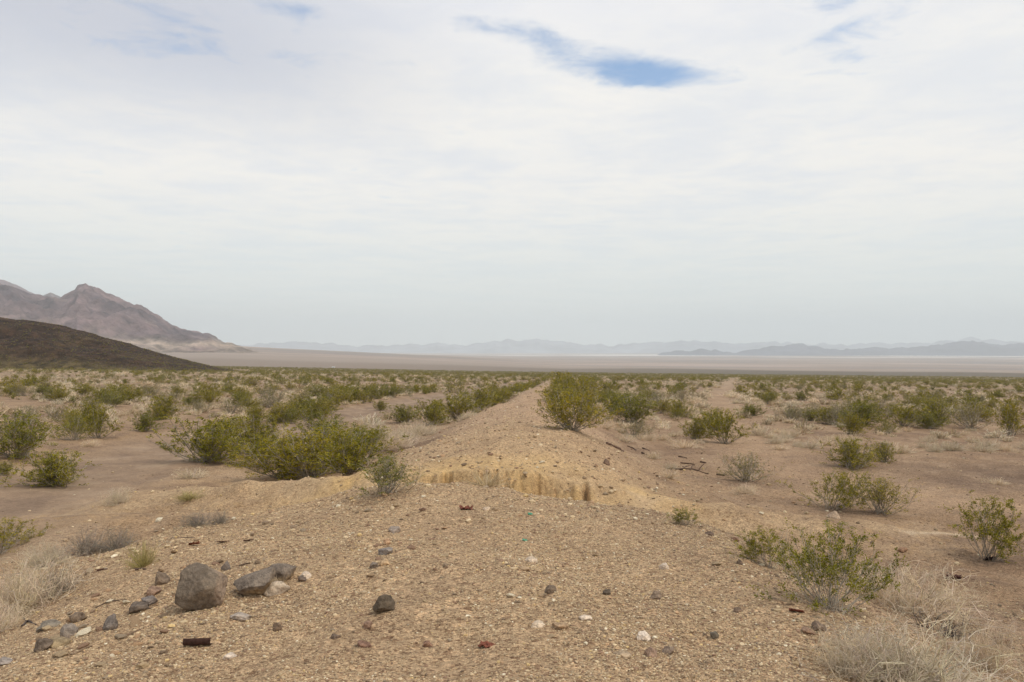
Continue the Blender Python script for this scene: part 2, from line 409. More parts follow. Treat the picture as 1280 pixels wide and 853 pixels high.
def build_ground():
    rr = [0.25]
    while rr[-1] < 17500:
        r = rr[-1]; rr.append(r + (max(.05, .006 * r) if r < 26 else (.013 * r if r < 400 else .03 * r)))
    R = np.array(rr)
    th = np.concatenate([np.linspace(-math.pi, -.80, 60, endpoint=False), np.linspace(-.80, .80, 820), np.linspace(.80, math.pi, 60, endpoint=False)[1:]])
    Rg, Tg = np.meshgrid(R, th, indexing='ij')
    x = (Rg * np.sin(Tg)).ravel(); y = (Rg * np.cos(Tg)).ravel()
    z = ground_z(x, y)
    z = z + smooth(400, 3000, np.hypot(x, y)) * fbm(x * .002, y * .002, 55, 3) * .6
    nr_, nt_ = Rg.shape
    i = np.arange(nr_ - 1)[:, None]; j = np.arange(nt_)[None, :]; jn = (j + 1) % nt_
    f = np.stack([i * nt_ + j, i * nt_ + jn, (i + 1) * nt_ + jn, (i + 1) * nt_ + j], -1).reshape(-1, 4)[:, ::-1]
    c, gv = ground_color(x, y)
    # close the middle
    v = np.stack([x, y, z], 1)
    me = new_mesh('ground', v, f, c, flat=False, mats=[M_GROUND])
    a = me.attributes.new('grav', 'FLOAT', 'POINT'); a.data.foreach_set('value', gv.astype(np.float32))
    a = me.attributes.new('near', 'FLOAT', 'POINT'); a.data.foreach_set('value', (1 - smooth(12, 45, np.hypot(x, y))).astype(np.float32))
    o = link('ground', me); tag(o, 'stony desert ground with a gravel embankment running to the horizon', 'ground', kind='structure')
build_ground()

# ------------------------------------------------------------------ hills and mountains
def sil(pts):
    xs = np.array([p[0] for p in pts], float); ys = np.array([HZ - p[1] for p in pts], float)
    return lambda X: np.interp(X * F + 640, xs, ys)
def range_mesh(name, X0, X1, nu, d0, dr, d1, nv, prof, rough, nscale, color, mat_, seed, spur=.3, power=.9, base_off=-3, crag=1.1):
    X = np.linspace(X0, X1, nu); v = np.linspace(0, 1, nv)
    Xg, vg = np.meshgrid(X, v, indexing='ij')
    y = d0 + (d1 - d0) * vg; vr = (dr - d0) / (d1 - d0)
    wig = fbm(Xg * 9, Xg * 0 + seed, seed + 3, 3) * .12 * spur / .3
    tt = np.where(vg < vr, vg / vr, (1 - vg) / (1 - vr))
    tt = np.clip(tt, 0, 1)
    x = Xg * y
    base = ground_z(x.ravel(), y.ravel()).reshape(x.shape) + base_off
    # height of the ridge as an absolute level at the ridge distance, same crest for every depth
    top = CAMZ + dr * (prof(Xg) + crag * fbm(Xg * 60, Xg * 0 + 2, seed + 5, 5)) / F
    n = ridged(x / nscale, y / nscale, seed, 6) - .55
    n2 = fbm(x / nscale * 3, y / nscale * 3, seed + 9, 4)
    env = tt ** power
    h = base + np.maximum(top - base, 0) * np.clip(env * (1 + spur * n * (1 - env) * 3), 0, 1.1) + rough * (n * .8 + n2 * .25) * np.clip(np.maximum(top - base, 0) / 30, 0, 1) * tt ** .5 * 1.0
    vts = np.stack([x, y, h], -1).reshape(-1, 3)
    i = np.arange(nu - 1)[:, None]; j = np.arange(nv - 1)[None, :]
    f = np.stack([i * nv + j, (i + 1) * nv + j, (i + 1) * nv + j + 1, i * nv + j + 1], -1).reshape(-1, 4)
    c = color(x.ravel(), y.ravel(), h.ravel(), Xg.ravel(), tt.ravel(), n.ravel())
    me = new_mesh(name, vts, f, c, flat=False, mats=[mat_])
    return link(name, me), (X, v, h, d0, d1)
M_MTN = mountain_material('mountain_rock', .014, 1., 46., .45, 1.6)
M_HILL = mountain_material('hill_rock', .22, 1., 3.0, .30, 2.1)
M_FAR = mountain_material('range_rock', .0015, .5, 60.)
def c_hill(x, y, h, X, t, n):
    c = np.array([.050, .029, .017]) * np.ones((len(x), 1))
    w = smooth(-.2, .5, fbm(x * .03, y * .03, 61, 4))[:, None]; c = c * (1 - w * .6) + np.array([.062, .040, .018]) * w * .6
    e = smooth(.30, .02, t)[:, None] if False else (1 - smooth(.02, .25, t))[:, None]
    return c * (1 - e * .7) + np.array([.13, .10, .04]) * e * .7
hill, hill_data = range_mesh('hill', -1.25, -.325, 330, 300, 385, 520, 120,
    sil([(-560, 425), (-300, 402), (-120, 392), (0, 397), (50, 402), (100, 413), (140, 424), (175, 434), (200, 441), (237, 451), (260, 457), (300, 467), (320, 474)]),
    1.9, 34., c_hill, M_HILL, 3, spur=.28, power=.75, base_off=-.6, crag=.3)
tag(hill, 'dark reddish brown hill with sparse brush at the left', 'hill', kind='structure')
def c_mtn(x, y, h, X, t, n):
    c = np.array([.25, .17, .17]) * np.ones((len(x), 1))
    w = smooth(-.3, .5, fbm(x * .004, y * .004, 62, 4))[:, None]; c = c * (1 - w) + np.array([.125, .09, .10]) * w
    strata = smooth(.25, .55, fbm(x * .0022 + h * .010, y * .002 - h * .004, 63, 4))[:, None]
    c = c * (1 - strata * .85) + np.array([.52, .40, .32]) * strata * .85
    foot = ((1 - smooth(.10, .42, t)) * smooth(-.3, .2, fbm(x * .006, y * .006, 66, 3)))[:, None]
    c = c * (1 - foot * .7) + np.array([.36, .27, .21]) * foot * .7
    toe = ((1 - smooth(.02, .16, t)) + smooth(-.385, -.355, X)).clip(0, 1)[:, None]; c = c * (1 - toe) + np.array([.30, .235, .185]) * toe
    band = (smooth(.03, .15, t) * np.exp(-((h - 22 - 14 * fbm(x * .004, y * 0, 64, 3)) / 13) ** 2) * smooth(-.56, -.50, X))[:, None]
    return c * (1 - band * .8) + np.array([.60, .47, .36]) * band * .8
mtn, _ = range_mesh('mountain', -1.2, -.27, 560, 2350, 3150, 4300, 220,
    sil([(-600, 395), (-300, 352), (-150, 340), (-40, 346), (0, 352), (20, 358), (38, 367), (55, 372), (75, 376), (89, 366.5), (93.5, 364), (96, 357.5), (100, 356), (106, 356.5), (112, 359.5), (118, 360), (125, 361.5), (132, 367), (160, 379), (172, 382), (185, 391), (205, 402), (222, 410), (232, 412), (243, 415), (255, 417), (263, 420), (272, 426), (282, 429.5), (296, 433), (325, 439), (372, 450)]),
    46., 330., c_mtn, M_MTN, 14, spur=.5, power=.85, base_off=-6)
tag(mtn, 'rugged mauve brown desert mountain with a rocky summit knob behind the dark hill', 'mountain', kind='structure')
mt2, _ = range_mesh('mountain', -1.0, -.5, 240, 4600, 5400, 6400, 70,
    sil([(-500, 380), (-200, 345), (-60, 341), (-10, 347), (12, 353), (40, 366), (52, 370), (62, 366.5), (72, 370), (90, 380), (140, 400)]),
    25., 700., c_mtn, M_MTN, 29, spur=.25, power=.8)
tag(mt2, 'bluish peak rising in the saddle behind the mauve mountain', 'mountain', kind='structure')
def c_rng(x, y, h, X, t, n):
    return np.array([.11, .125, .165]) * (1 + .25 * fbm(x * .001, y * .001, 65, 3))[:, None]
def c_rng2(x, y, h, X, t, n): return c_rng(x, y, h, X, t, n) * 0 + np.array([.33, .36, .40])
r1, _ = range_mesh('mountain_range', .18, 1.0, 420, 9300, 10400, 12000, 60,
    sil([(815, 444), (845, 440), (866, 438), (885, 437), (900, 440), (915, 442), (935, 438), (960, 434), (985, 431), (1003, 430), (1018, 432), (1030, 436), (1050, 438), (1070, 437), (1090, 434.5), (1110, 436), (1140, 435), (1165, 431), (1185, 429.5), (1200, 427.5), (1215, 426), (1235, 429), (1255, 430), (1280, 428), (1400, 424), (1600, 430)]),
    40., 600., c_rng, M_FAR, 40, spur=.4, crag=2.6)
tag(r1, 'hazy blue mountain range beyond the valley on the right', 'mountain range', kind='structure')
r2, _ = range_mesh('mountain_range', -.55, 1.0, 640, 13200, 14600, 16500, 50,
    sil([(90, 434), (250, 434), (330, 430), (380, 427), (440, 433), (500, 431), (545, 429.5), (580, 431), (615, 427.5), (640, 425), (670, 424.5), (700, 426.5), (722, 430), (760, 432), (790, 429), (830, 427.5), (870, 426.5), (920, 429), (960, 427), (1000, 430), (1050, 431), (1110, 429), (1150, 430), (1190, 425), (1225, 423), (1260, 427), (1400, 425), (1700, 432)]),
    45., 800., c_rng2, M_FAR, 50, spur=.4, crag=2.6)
tag(r2, 'palest mountain range, barely visible through haze along the whole horizon', 'mountain range', kind='structure')

# ------------------------------------------------------------------ haze
def box_mesh(name, x0, x1, y0, y1, z0, z1):
    v = [(x, y, z) for x in (x0, x1) for y in (y0, y1) for z in (z0, z1)]
    f = [(0, 1, 3, 2), (4, 6, 7, 5), (0, 4, 5, 1), (2, 3, 7, 6), (0, 2, 6, 4), (1, 5, 7, 3)]
    return new_mesh(name, v, f)
hz = link('haze', box_mesh('haze', -17800, 17800, -17800, 17800, -260, 640))
tag(hz, 'thin pale desert haze over the valley', 'haze', kind='stuff')
hm = bpy.data.materials.new('haze'); hm.use_nodes = True; ht = hm.node_tree; ht.nodes.clear()
ho = ht.nodes.new('ShaderNodeOutputMaterial'); pv = ht.nodes.new('ShaderNodeVolumePrincipled')
pv.inputs['Color'].default_value = (.85, .93, .97, 1); pv.inputs['Density'].default_value = 1.05e-4
pv.inputs['Anisotropy'].default_value = .0
ht.links.new(pv.outputs[0], ho.inputs['Volume']); hz.data.materials.append(hm)

# ------------------------------------------------------------------ placement helper
def at_px(px, py, dmax=1200):
    """the spot of ground seen at a pixel of the 1280 px photograph"""
    X = (px - 640) / F; S = (HZ - py) / F
    y = np.exp(np.linspace(math.log(2.2), math.log(dmax), 5000))
    g = ground_z(X * y, y); ray = CAMZ + S * y
    hit = np.nonzero(ray <= g)[0]
    k = hit[0] if len(hit) else len(y) - 1
    return float(X * y[k]), float(y[k])

# ------------------------------------------------------------------ plants
def unit(v): return v / np.maximum(np.linalg.norm(v, axis=-1, keepdims=True), 1e-9)
def segs_mesh(p0, p1, r0, r1):
    p0, p1 = np.asarray(p0, float), np.asarray(p1, float); r0 = np.asarray(r0)[:, None]; r1 = np.asarray(r1)[:, None]
    d = unit(p1 - p0); up = np.where(np.abs(d[:, 2:3]) > .9, np.array([[1., 0, 0]]), np.array([[0, 0, 1.]]))
    a = unit(np.cross(d, up)); b = np.cross(d, a); vs_ = []
    for P_, R_ in ((p0, r0), (p1, r1)):
        for k in range(3):
            w = 2 * math.pi * k / 3; vs_.append(P_ + (a * math.cos(w) + b * math.sin(w)) * R_)
    v = np.stack(vs_, 1).reshape(-1, 3); n = len(p0); o = np.arange(n)[:, None] * 6
    f = np.concatenate([o + np.array([[k, (k + 1) % 3, 3 + (k + 1) % 3, 3 + k]]) for k in range(3)], 0)
    return v, f
def leaves_mesh(c, d, L, Wd, rs):
    n = len(c); d = unit(d); q = unit(rs.normal(size=(n, 3))); s = unit(np.cross(d, q))
    L = L[:, None]; Wd = Wd[:, None]
    v = np.stack([c, c + d * L * .5 + s * Wd * .5, c + d * L, c + d * L * .5 - s * Wd * .5], 1).reshape(-1, 3)
    f = np.arange(n * 4).reshape(n, 4)
    return v, f
LEAF_COLS = np.array([[.31, .26, .014], [.205, .195, .010], [.37, .31, .020], [.13, .13, .009], [.46, .38, .045]])
def creosote(seed, n_stem=32, n_br=6, n_tw=5, n_lf=9, leaf=.016, H=1.2, Wd=.75, bare=.35, thick=.006, grey=.0, open_=0.0, sprigs=1.0):
    rs = np.random.default_rng(seed)
    S0, S1, R0, R1, LC, LD = [], [], [], [], [], []
    TC = []
    # a few main directions make lobes and gaps
    lobes = rs.uniform(0, 2 * math.pi, 7)
    for i in range(n_stem):
        if open_ > 0 or rs.random() < .6: az = rs.choice(lobes) + rs.normal(0, .32)
        else: az = rs.uniform(0, 2 * math.pi)
        lean = abs(rs.normal(.0, .5)) + .08; lean = min(lean, 1.25)
        ln = H * rs.uniform(.62, 1.08) * (1 - .18 * lean)
        k = 6; p = np.array([rs.normal(0, .05), rs.normal(0, .05), -.03]); pts = [p]
        for q in range(k):
            f_ = (q + 1) / k; l_ = lean * (1.25 - .55 * f_); a_ = az + rs.normal(0, .16)
            d = np.array([math.sin(l_) * math.cos(a_) * Wd / .75, math.sin(l_) * math.sin(a_) * Wd / .75, math.cos(l_)])
            d = d + rs.normal(0, .10, 3); p = p + unit(d) * ln / k; p[2] = max(p[2], .03); pts.append(p)
        for q in range(k):
            S0.append(pts[q]); S1.append(pts[q + 1]); R0.append(thick * (1 - q / k * .7)); R1.append(thick * (1 - (q + 1) / k * .7))
        for b in range(n_br):
            f_ = bare + (1 - bare) * (b + rs.random()) / n_br; f_ = min(f_, .999)
            q = int(f_ * k); p = pts[q] + (pts[q + 1] - pts[q]) * (f_ * k - q)
            d = unit(unit(pts[q + 1] - pts[q]) * .8 + rs.normal(0, .5, 3) + np.array([0, 0, .15])); bl = H * rs.uniform(.12, .30) * (1.15 - .5 * f_)
            e = p + d * bl; S0.append(p); S1.append(e); R0.append(thick * .4); R1.append(thick * .22)
            if rs.random() > sprigs: continue
            for t in range(n_tw):
                g = rs.uniform(.2, 1.0); o = p + d * bl * g
                td = unit(d + rs.normal(0, .6, 3) + np.array([0, 0, .25])); tl = H * rs.uniform(.03, .10)
                if t % 2 == 0: S0.append(o); S1.append(o + td * tl); R0.append(thick * .2); R1.append(thick * .12)
                m = rs.poisson(n_lf); u = rs.random(m)[:, None]
                LC.append(o + td * tl * u * 1.1 + rs.normal(0, leaf * .45, (m, 3))); LD.append(unit(td + rs.normal(0, .6, (m, 3))))
                ci = LEAF_COLS[rs.choice(5, p=[.36, .28, .18, .12, .06])] * rs.uniform(.85, 1.15); TC.append(np.tile(ci, (m, 1)))
    LC = np.concatenate(LC); LD = np.concatenate(LD); TC = np.concatenate(TC) * rs.uniform(.8, 1.2, (len(LC), 1))
    if grey: TC = TC * (1 - grey) + np.array([.27, .215, .11]) * grey
    LC[:, 2] = np.maximum(LC[:, 2], .02)
    lv, lf = leaves_mesh(LC, LD, leaf * rs.uniform(.8, 1.5, len(LC)), leaf * rs.uniform(.45, .75, len(LC)), rs)
    sv, sf = segs_mesh(S0, S1, R0, R1)
    sc = np.array([.36, .315, .25]) * rs.uniform(.6, 1.25, (len(sv) // 6, 1)); sc = np.repeat(sc, 6, 0)
    return (sv, sf, sc), (lv, lf, np.repeat(TC, 4, 0))
def dry_brush(seed, n=260, H=.45, Wd=.5, col=(.50, .39, .26), thick=.0022, levels=3, curl=.35, flat=.0):
    """fine dead twigs fanning out from a crown"""
    rs = np.random.default_rng(seed); S0, S1, R0, R1, C = [], [], [], [], []
    def grow(p, d, ln, th, lev, c):
        k = 3; pts = [p]
        for q in range(k):
            d = unit(d + rs.normal(0, curl, 3) * .6); p = p + d * ln / k; p[2] = max(p[2], .005)
            S0.append(pts[-1]); S1.append(p); R0.append(th); R1.append(th * .75); C.append(c); pts.append(p); th *= .8
        if lev > 0:
            for b in range(3):
                q = rs.integers(1, k + 1); grow(pts[q], unit(d + rs.normal(0, .62, 3) + np.array([0, 0, .12])), ln * rs.uniform(.4, .65), th * .9, lev - 1, c)
    for i in range(n):
        az = rs.uniform(0, 2 * math.pi); le = math.acos(rs.uniform(.12, 1)) * (1 - flat * .2)
        rr_ = abs(rs.normal(0, .16)) * Wd; p = np.array([math.cos(az) * rr_, math.sin(az) * rr_, 0.])
        d = np.array([math.sin(le) * math.cos(az) * Wd / H * .9, math.sin(le) * math.sin(az) * Wd / H * .9, math.cos(le)])
        grow(p, unit(d), H * rs.uniform(.3, .62), thick, levels - 1, np.array(col) * rs.uniform(.7, 1.25) * np.array([1, rs.uniform(.94, 1.04), rs.uniform(.88, 1.08)]))
    sv, sf = segs_mesh(S0, S1, R0, R1)
    return sv, sf, np.repeat(np.array(C), 6, 0)
def merge(a, b):
    v = np.concatenate([a[0], b[0]]); f = np.concatenate([a[1], b[1] + len(a[0])]); c = np.concatenate([a[2], b[2]])
    mi = np.concatenate([np.zeros(len(a[1])), np.ones(len(b[1]))]); return v, f, c, mi
def norm_top(sets):
    """scale meshes so that the plant is 1 m tall"""
    h = np.percentile(np.concatenate([s[0][:, 2] for s in sets]), 99.3)
    for s in sets: zz_ = s[0][:, 2]; s[0][:, 2] = np.where(zz_ > h * .9, h * .9 + (zz_ - h * .9) * .4, zz_)
    return [(s[0] / h,) + tuple(s[1:]) for s in sets]
def plant_width(v): return np.percentile(v[:, 0], 98) - np.percentile(v[:, 0], 2)

class Proto: pass
def make_creosote(seed, split=True, **k):
    s, l = creosote(seed, **k); s, l = norm_top([s, l]); p = Proto(); p.w = plant_width(l[0])
    if split:
        p.stem = new_mesh('stems', s[0], s[1], s[2], mats=[M_STEM]); p.leaf = new_mesh('foliage', l[0], l[1], l[2], mats=[M_LEAF])
    else:
        v, f, c, mi = merge(s, l); p.one = new_mesh('bush', v, f, c, mats=[M_STEM, M_LEAF], midx=mi)
    return p
HERO = [make_creosote(100, n_stem=44, n_br=7, n_tw=5, n_lf=8, leaf=.016, H=.80, Wd=1.25, bare=.42, thick=.0046, open_=1, sprigs=.72),
        make_creosote(101, n_stem=28, n_br=6, n_tw=6, n_lf=11, leaf=.019, H=1.1, Wd=.55, bare=.30, thick=.0050, open_=1, sprigs=.72),
        make_creosote(102, n_stem=40, n_br=6, n_tw=4, n_lf=6, leaf=.019, H=.9, Wd=.55, bare=.35, thick=.0055, grey=.12, sprigs=.8)]
MID = [make_creosote(200 + i, n_stem=[40, 52, 30, 44, 36, 48, 26, 56, 34, 42][i], n_br=6, n_tw=5, n_lf=[7, 6, 8, 6, 5, 7, 8, 5, 6, 7][i], leaf=.029, H=1.2, Wd=[.75, .95, .65, 1.05, .8, 1.15, .6, 1.0, .9, .7][i], bare=[.2, .15, .25, .2, .3, .15, .2, .28, .18, .35][i], thick=.009, open_=i % 2) for i in range(10)]
GREYB = [make_creosote(240 + i, n_stem=44, n_br=6, n_tw=3, n_lf=3, leaf=.024, H=1.0, Wd=.9, bare=.25, thick=.007, grey=.55) for i in range(2)]
LOWQ = [make_creosote(260 + i, split=False, n_stem=[16, 20, 12, 18, 14, 22, 12][i], n_br=4, n_tw=4, n_lf=[5, 6, 5, 4, 6, 3, 4][i], leaf=.058, H=1.2, Wd=[.8, 1.0, .65, 1.15, .9, 1.05, 1.25][i], bare=.15, thick=.015, grey=[0, 0, .1, 0, .2, .5, .35][i]) for i in range(7)]
def make_dry(seed, **k):
    s = dry_brush(seed, **k); s, = norm_top([s]); p = Proto(); p.w = plant_width(s[0]); p.one = new_mesh('dry_shrub', s[0], s[1], s[2], mats=[M_DRY]); return p
TUFT_HI = [make_dry(300 + i, n=150, H=.4, Wd=.42, col=(.72, .60, .44), levels=2, thick=.0036) for i in range(2)]
TUFT_LO = [make_dry(320 + i, n=46, H=.4, Wd=.46, col=[(.80, .68, .50), (.68, .56, .40), (.54, .43, .28)][i], levels=2, thick=.017, curl=.3) for i in range(3)]
TAN = [make_dry(340 + i, n=230, H=.5, Wd=.62, col=(.70, .59, .44), levels=3, thick=.0034, curl=.85) for i in range(2)]
GREYD = [make_dry(350 + i, n=110, H=.5, Wd=.5, col=(.30, .265, .22), levels=3, thick=.0034, curl=.7) for i in range(2)]
DARKD = [make_dry(360, n=34, H=.35, Wd=.75, col=(.13, .11, .095), levels=3, thick=.0062, curl=.55)]
GRASSY = [make_dry(370, n=150, H=.4, Wd=.4, col=(.62, .50, .32), levels=1, thick=.0030, curl=.2)]
YELL = [make_dry(380, n=130, H=.4, Wd=.32, col=(.46, .40, .17), levels=2, thick=.0036, curl=.3)]

placed = []           # (x, y, radius) of what stands already
def put_bush(px, py, wpx, hpx, proto, label, group='large green desert bushes', rot=None, cat='bush', name='creosote_bush', sink=.02):
    x, y = at_px(px, py); h = hpx / F * y; w = wpx / F * y
    z = float(ground_z(x, y)); rz = random.uniform(0, 6.28) if rot is None else rot
    sc = (w / proto.w, w / proto.w, h)
    placed.append((x, y, w * .5))
    if hasattr(proto, 'one'):
        o = link(name, proto.one, loc=(x, y, z - sink)); o.scale = sc; o.rotation_euler.z = rz
        tag(o, label, cat, group); return o
    e = bpy.data.objects.new(name, None); COL.objects.link(e); e.location = (x, y, z - sink); e.scale = sc; e.rotation_euler.z = rz
    tag(e, label, cat, group)
    link('stems', proto.stem, e); link('foliage', proto.leaf, e)
    return e
G = 'green creosote bushes'
BUSHES = [
 (1035, 762, 138, 112, HERO[0], 'large straggly green bush beside tan dead brush on the right flank of the gravel mound'),
 (960, 708, 62, 52, HERO[1], 'thin yellow-green bush just up the slope behind the big straggly bush at lower right'),
 (1231, 699, 78, 88, HERO[1], 'tall airy bush with separate leafy sprays alone near the right edge of the picture'),
 (484, 617, 64, 52, HERO[2], 'small twiggy olive bush with bare fanning stems on the near lip of the cut'),
 (858, 656, 36, 24, HERO[1], 'tiny low green sprig on the right shoulder of the gravel mound'),
 (6, 690, 80, 42, HERO[0], 'green bush cut off by the left edge of the picture above the tan dead brush'),
 (1040, 636, 76, 54, HERO[0], 'green bush with grey lower stems, left one of a close pair on the right-hand flat'),
 (1100, 641, 50, 50, HERO[2], 'sparse twiggy bush, right one of a close pair on the right-hand flat'),
 (1064, 585, 62, 40, MID[1], 'rounded green bush with a dark shadow at its left on the right-hand flat'),
 (1106, 578, 30, 28, MID[0], 'small dense bush touching the right side of the rounded bush with the dark shadow'),
 (932, 601, 62, 38, GREYB[0], 'greyish half-bare bush at the right foot of the embankment beyond the dead branch'),
 (867, 549, 36, 28, MID[0], 'small vivid green bush left of the taller one beside the pale track'),
 (905, 554, 46, 46, MID[2], 'upright yellow-green bush right of a smaller vivid one beside the pale track'),
 (890, 538, 40, 30, MID[3], 'green bush standing behind the upright yellow-green one beside the pale track'),
 (714, 537, 64, 52, MID[3], 'tall green bush growing on the crest of the gravel embankment'),
 (736, 522, 34, 34, MID[0], 'green bush right behind the tall one on the embankment crest'),
 (728, 504, 36, 24, MID[4], 'third bush back on the embankment crest, behind the two nearer ones'),
 (792, 528, 56, 38, MID[3], 'wide green bush at the right foot of the embankment'),
 (793, 546, 40, 24, GREYB[1], 'low grey-green bush in front of the wide bush at the right foot of the embankment'),
 (768, 518, 40, 26, MID[1], 'green bush left behind the wide one at the right foot of the embankment'),
 (74, 606, 86, 48, MID[1], 'wide bush with leafy sprays standing beside the sandy wash at the left'),
 (24, 572, 78, 60, MID[3], 'largest dark green bush at the left edge beyond the sandy wash'),
 (3, 594, 26, 20, MID[0], 'small bush half out of the picture below the largest left-edge bush'),
 (94, 550, 52, 32, MID[4], 'low broad bush, left one of a pair across the wash at the left'),
 (123, 548, 42, 46, MID[2], 'taller bush, right one of a pair across the wash at the left'),
 (183, 539, 36, 26, MID[0], 'bright green round bush standing alone across the wash'),
 (262, 577, 104, 60, MID[5], 'wide spreading bush at the left end of the thicket by the yellow spoil bank'),
 (312, 566, 70, 52, MID[0], 'dark green bush second from the left in the thicket by the yellow spoil bank'),
 (352, 596, 96, 54, MID[1], 'low dense bush at the front left of the thicket behind the yellow spoil bank'),
 (392, 596, 98, 70, MID[3], 'tallest bush in the middle of the thicket behind the yellow spoil bank'),
 (438, 590, 88, 60, MID[5], 'greyish green bush at the right end of the thicket behind the yellow spoil bank'),
 (330, 582, 70, 44, MID[6], 'bush filling the gap between the dark one and the low dense one of the thicket'),
 (416, 578, 84, 56, MID[7], 'bush half hidden between the tallest and the greyish green ones of the thicket'),
 (288, 552, 64, 36, MID[4], 'bush rising behind the two at the left end of the thicket'),
 (456, 566, 54, 36, MID[9], 'bush behind the greyish green one at the right end of the thicket'),
 (402, 548, 64, 42, MID[4], 'bush behind the tallest one of the thicket by the yellow spoil bank'),
 (508, 528, 38, 24, MID[1], 'round bush at the near end of the row along the left foot of the embankment'),
 (540, 531, 46, 34, MID[5], 'second bush from the near end of the row along the left foot of the embankment'),
 (574, 523, 48, 36, MID[3], 'third bush from the near end of the row along the left foot of the embankment'),
 (603, 512, 44, 30, MID[1], 'fourth bush from the near end of the row along the left foot of the embankment'),
 (475, 513, 20, 14, MID[0], 'little round bush alone in the open sand left of the embankment row'),
 (1062, 543, 38, 30, MID[0], 'dark round bush in front of the big clump on the right-hand plain'),
 (1080, 530, 46, 36, MID[2], 'tall bush rising behind the dark round one in the clump on the right-hand plain'),
 (1110, 541, 28, 18, MID[4], 'low bush at the right end of the big clump on the right-hand plain'),
 (1163, 536, 32, 20, MID[1], 'compact bush alone in the gap right of the big clump'),
 (1214, 525, 28, 30, MID[2], 'upright bush right of the compact one, by the pale tufts'),
 (1262, 544, 36, 50, MID[2], 'tall narrow bush near the right edge standing at the rim of the plain'),
 (940, 520, 30, 16, MID[5], 'flat bush just right of the pale track on the plain'),
 (991, 523, 20, 14, MID[0], 'little bush left of a slightly larger one in front of the right-hand plain'),
 (1015, 526, 24, 16, MID[1], 'small bush right of an even smaller one in front of the right-hand plain'),
]
for b in BUSHES: put_bush(b[0], b[1], b[2], b[3], b[4], b[5], G)
DG = 'dead and dry brush'
DRY = [
 (1140, 765, 125, 66, TAN[0], 'pale tan dead brush against the right side of the large straggly bush', 'dead_shrub'),
 (1142, 858, 195, 88, TAN[1], 'biggest tan tangle of dead brush at the bottom right edge of the picture', 'dead_shrub'),
 (1172, 790, 88, 28, DARKD[0], 'dark grey bare branches lying between the two tan tangles at lower right', 'dead_shrub'),
 (1232, 835, 60, 62, TAN[0], 'small tan brush at the right end of the bottom tangle', 'dead_shrub'),
 (1072, 838, 95, 56, TAN[0], 'low tan brush at the left end of the bottom tangle', 'dead_shrub'),
 (28, 762, 110, 68, TAN[0], 'pale tan fuzzy brush at the left edge below the cut-off green bush', 'dead_shrub'),
 (-4, 790, 70, 40, TAN[1], 'tan brush in the left edge just below the larger fuzzy one', 'dead_shrub'),
 (76, 742, 54, 42, GREYD[0], 'grey twiggy tuft in the front of the tan brush at the left', 'dead_shrub'),
 (62, 706, 54, 34, TAN[1], 'tan brush behind the grey twiggy tuft at the left', 'dead_shrub'),
 (112, 690, 62, 34, GREYD[1], 'grey leafless bush, left one of two touching ones above the tan brush', 'dead_shrub'),
 (148, 686, 50, 30, GREYD[0], 'grey leafless bush, right one of two touching ones above the tan brush', 'dead_shrub'),
 (181, 707, 36, 34, YELL[0], 'yellowish dry tuft right of the grey leafless bushes', 'dry_tuft'),
 (246, 656, 40, 24, GREYD[1], 'grey-green tuft on the bare left slope, with a lighter one at its right', 'dry_tuft'),
 (276, 654, 30, 20, GREYD[0], 'light grey tuft right of the grey-green one on the bare left slope', 'dry_tuft'),
 (238, 624, 36, 12, YELL[0], 'low greenish tuft on the spoil bank left of the thicket', 'dry_tuft'),
 (148, 629, 32, 22, TAN[1], 'small dry clump where the sandy wash meets the left slope', 'dry_tuft'),
 (608, 607, 48, 20, GRASSY[0], 'pale grass tuft standing against the yellow eroded bank', 'dry_tuft'),
 (930, 616, 32, 14, TAN[1], 'small tan tuft just in front of the greyish half-bare bush', 'dry_tuft'),
 (1140, 640, 0, 0, None, '', ''),
 (500, 560, 50, 22, TAN[0], 'dry tan brush between the thicket and the gravel embankment', 'dead_shrub'),
 (528, 545, 44, 20, TAN[1], 'dry brush at the left foot of the embankment, in front of the green row', 'dead_shrub'),
 (470, 548, 44, 22, TAN[1], 'faded brush behind the right end of the thicket', 'dead_shrub'),
 (738, 529, 22, 14, TUFT_HI[0], 'whitish tuft tucked right of the tall bush on the embankment crest', 'dry_tuft'),
 (770, 536, 24, 14, TUFT_HI[1], 'whitish tuft left of the low grey-green bush on the right foot of the embankment', 'dry_tuft'),
 (815, 573, 20, 10, TUFT_HI[0], 'round white tuft on bare ground left of the vivid green bush', 'dry_tuft'),
 (838, 586, 18, 9, TUFT_HI[1], 'small white tuft above the dead branch', 'dry_tuft'),
 (836, 597, 22, 12, TUFT_HI[0], 'grey-white tuft at the left end of the dead branch', 'dry_tuft'),
 (1244, 605, 24, 10, TUFT_HI[1], 'white cushion-shaped tuft alone on the dark flat at far right', 'dry_tuft'),
 (985, 544, 20, 9, TUFT_HI[0], 'whitish mound, upper one of two left of the right-hand bushes', 'dry_tuft'),
 (974, 562, 20, 8, TUFT_HI[1], 'whitish mound, lower one of two left of the right-hand bushes', 'dry_tuft'),
 (1164, 549, 12, 6, TUFT_HI[0], 'tiny white mound, left one of two below the compact bush', 'dry_tuft'),
 (1172, 545, 12, 6, TUFT_HI[1], 'tiny white mound, right one of two below the compact bush', 'dry_tuft'),
 (1205, 544, 13, 6, TUFT_HI[0], 'tiny white mound alone below the upright bush', 'dry_tuft'),
 (1012, 536, 14, 7, TUFT_HI[0], 'white mound below the small bush in front of the right-hand plain', 'dry_tuft'),
 (114, 558, 20, 10, TUFT_HI[1], 'grey-green cushion in front of the pair of bushes across the wash', 'dry_tuft'),
 (240, 598, 40, 14, TUFT_HI[0], 'flattened pale tuft on top of the spoil bank below the wide spreading bush', 'dry_tuft'),
]
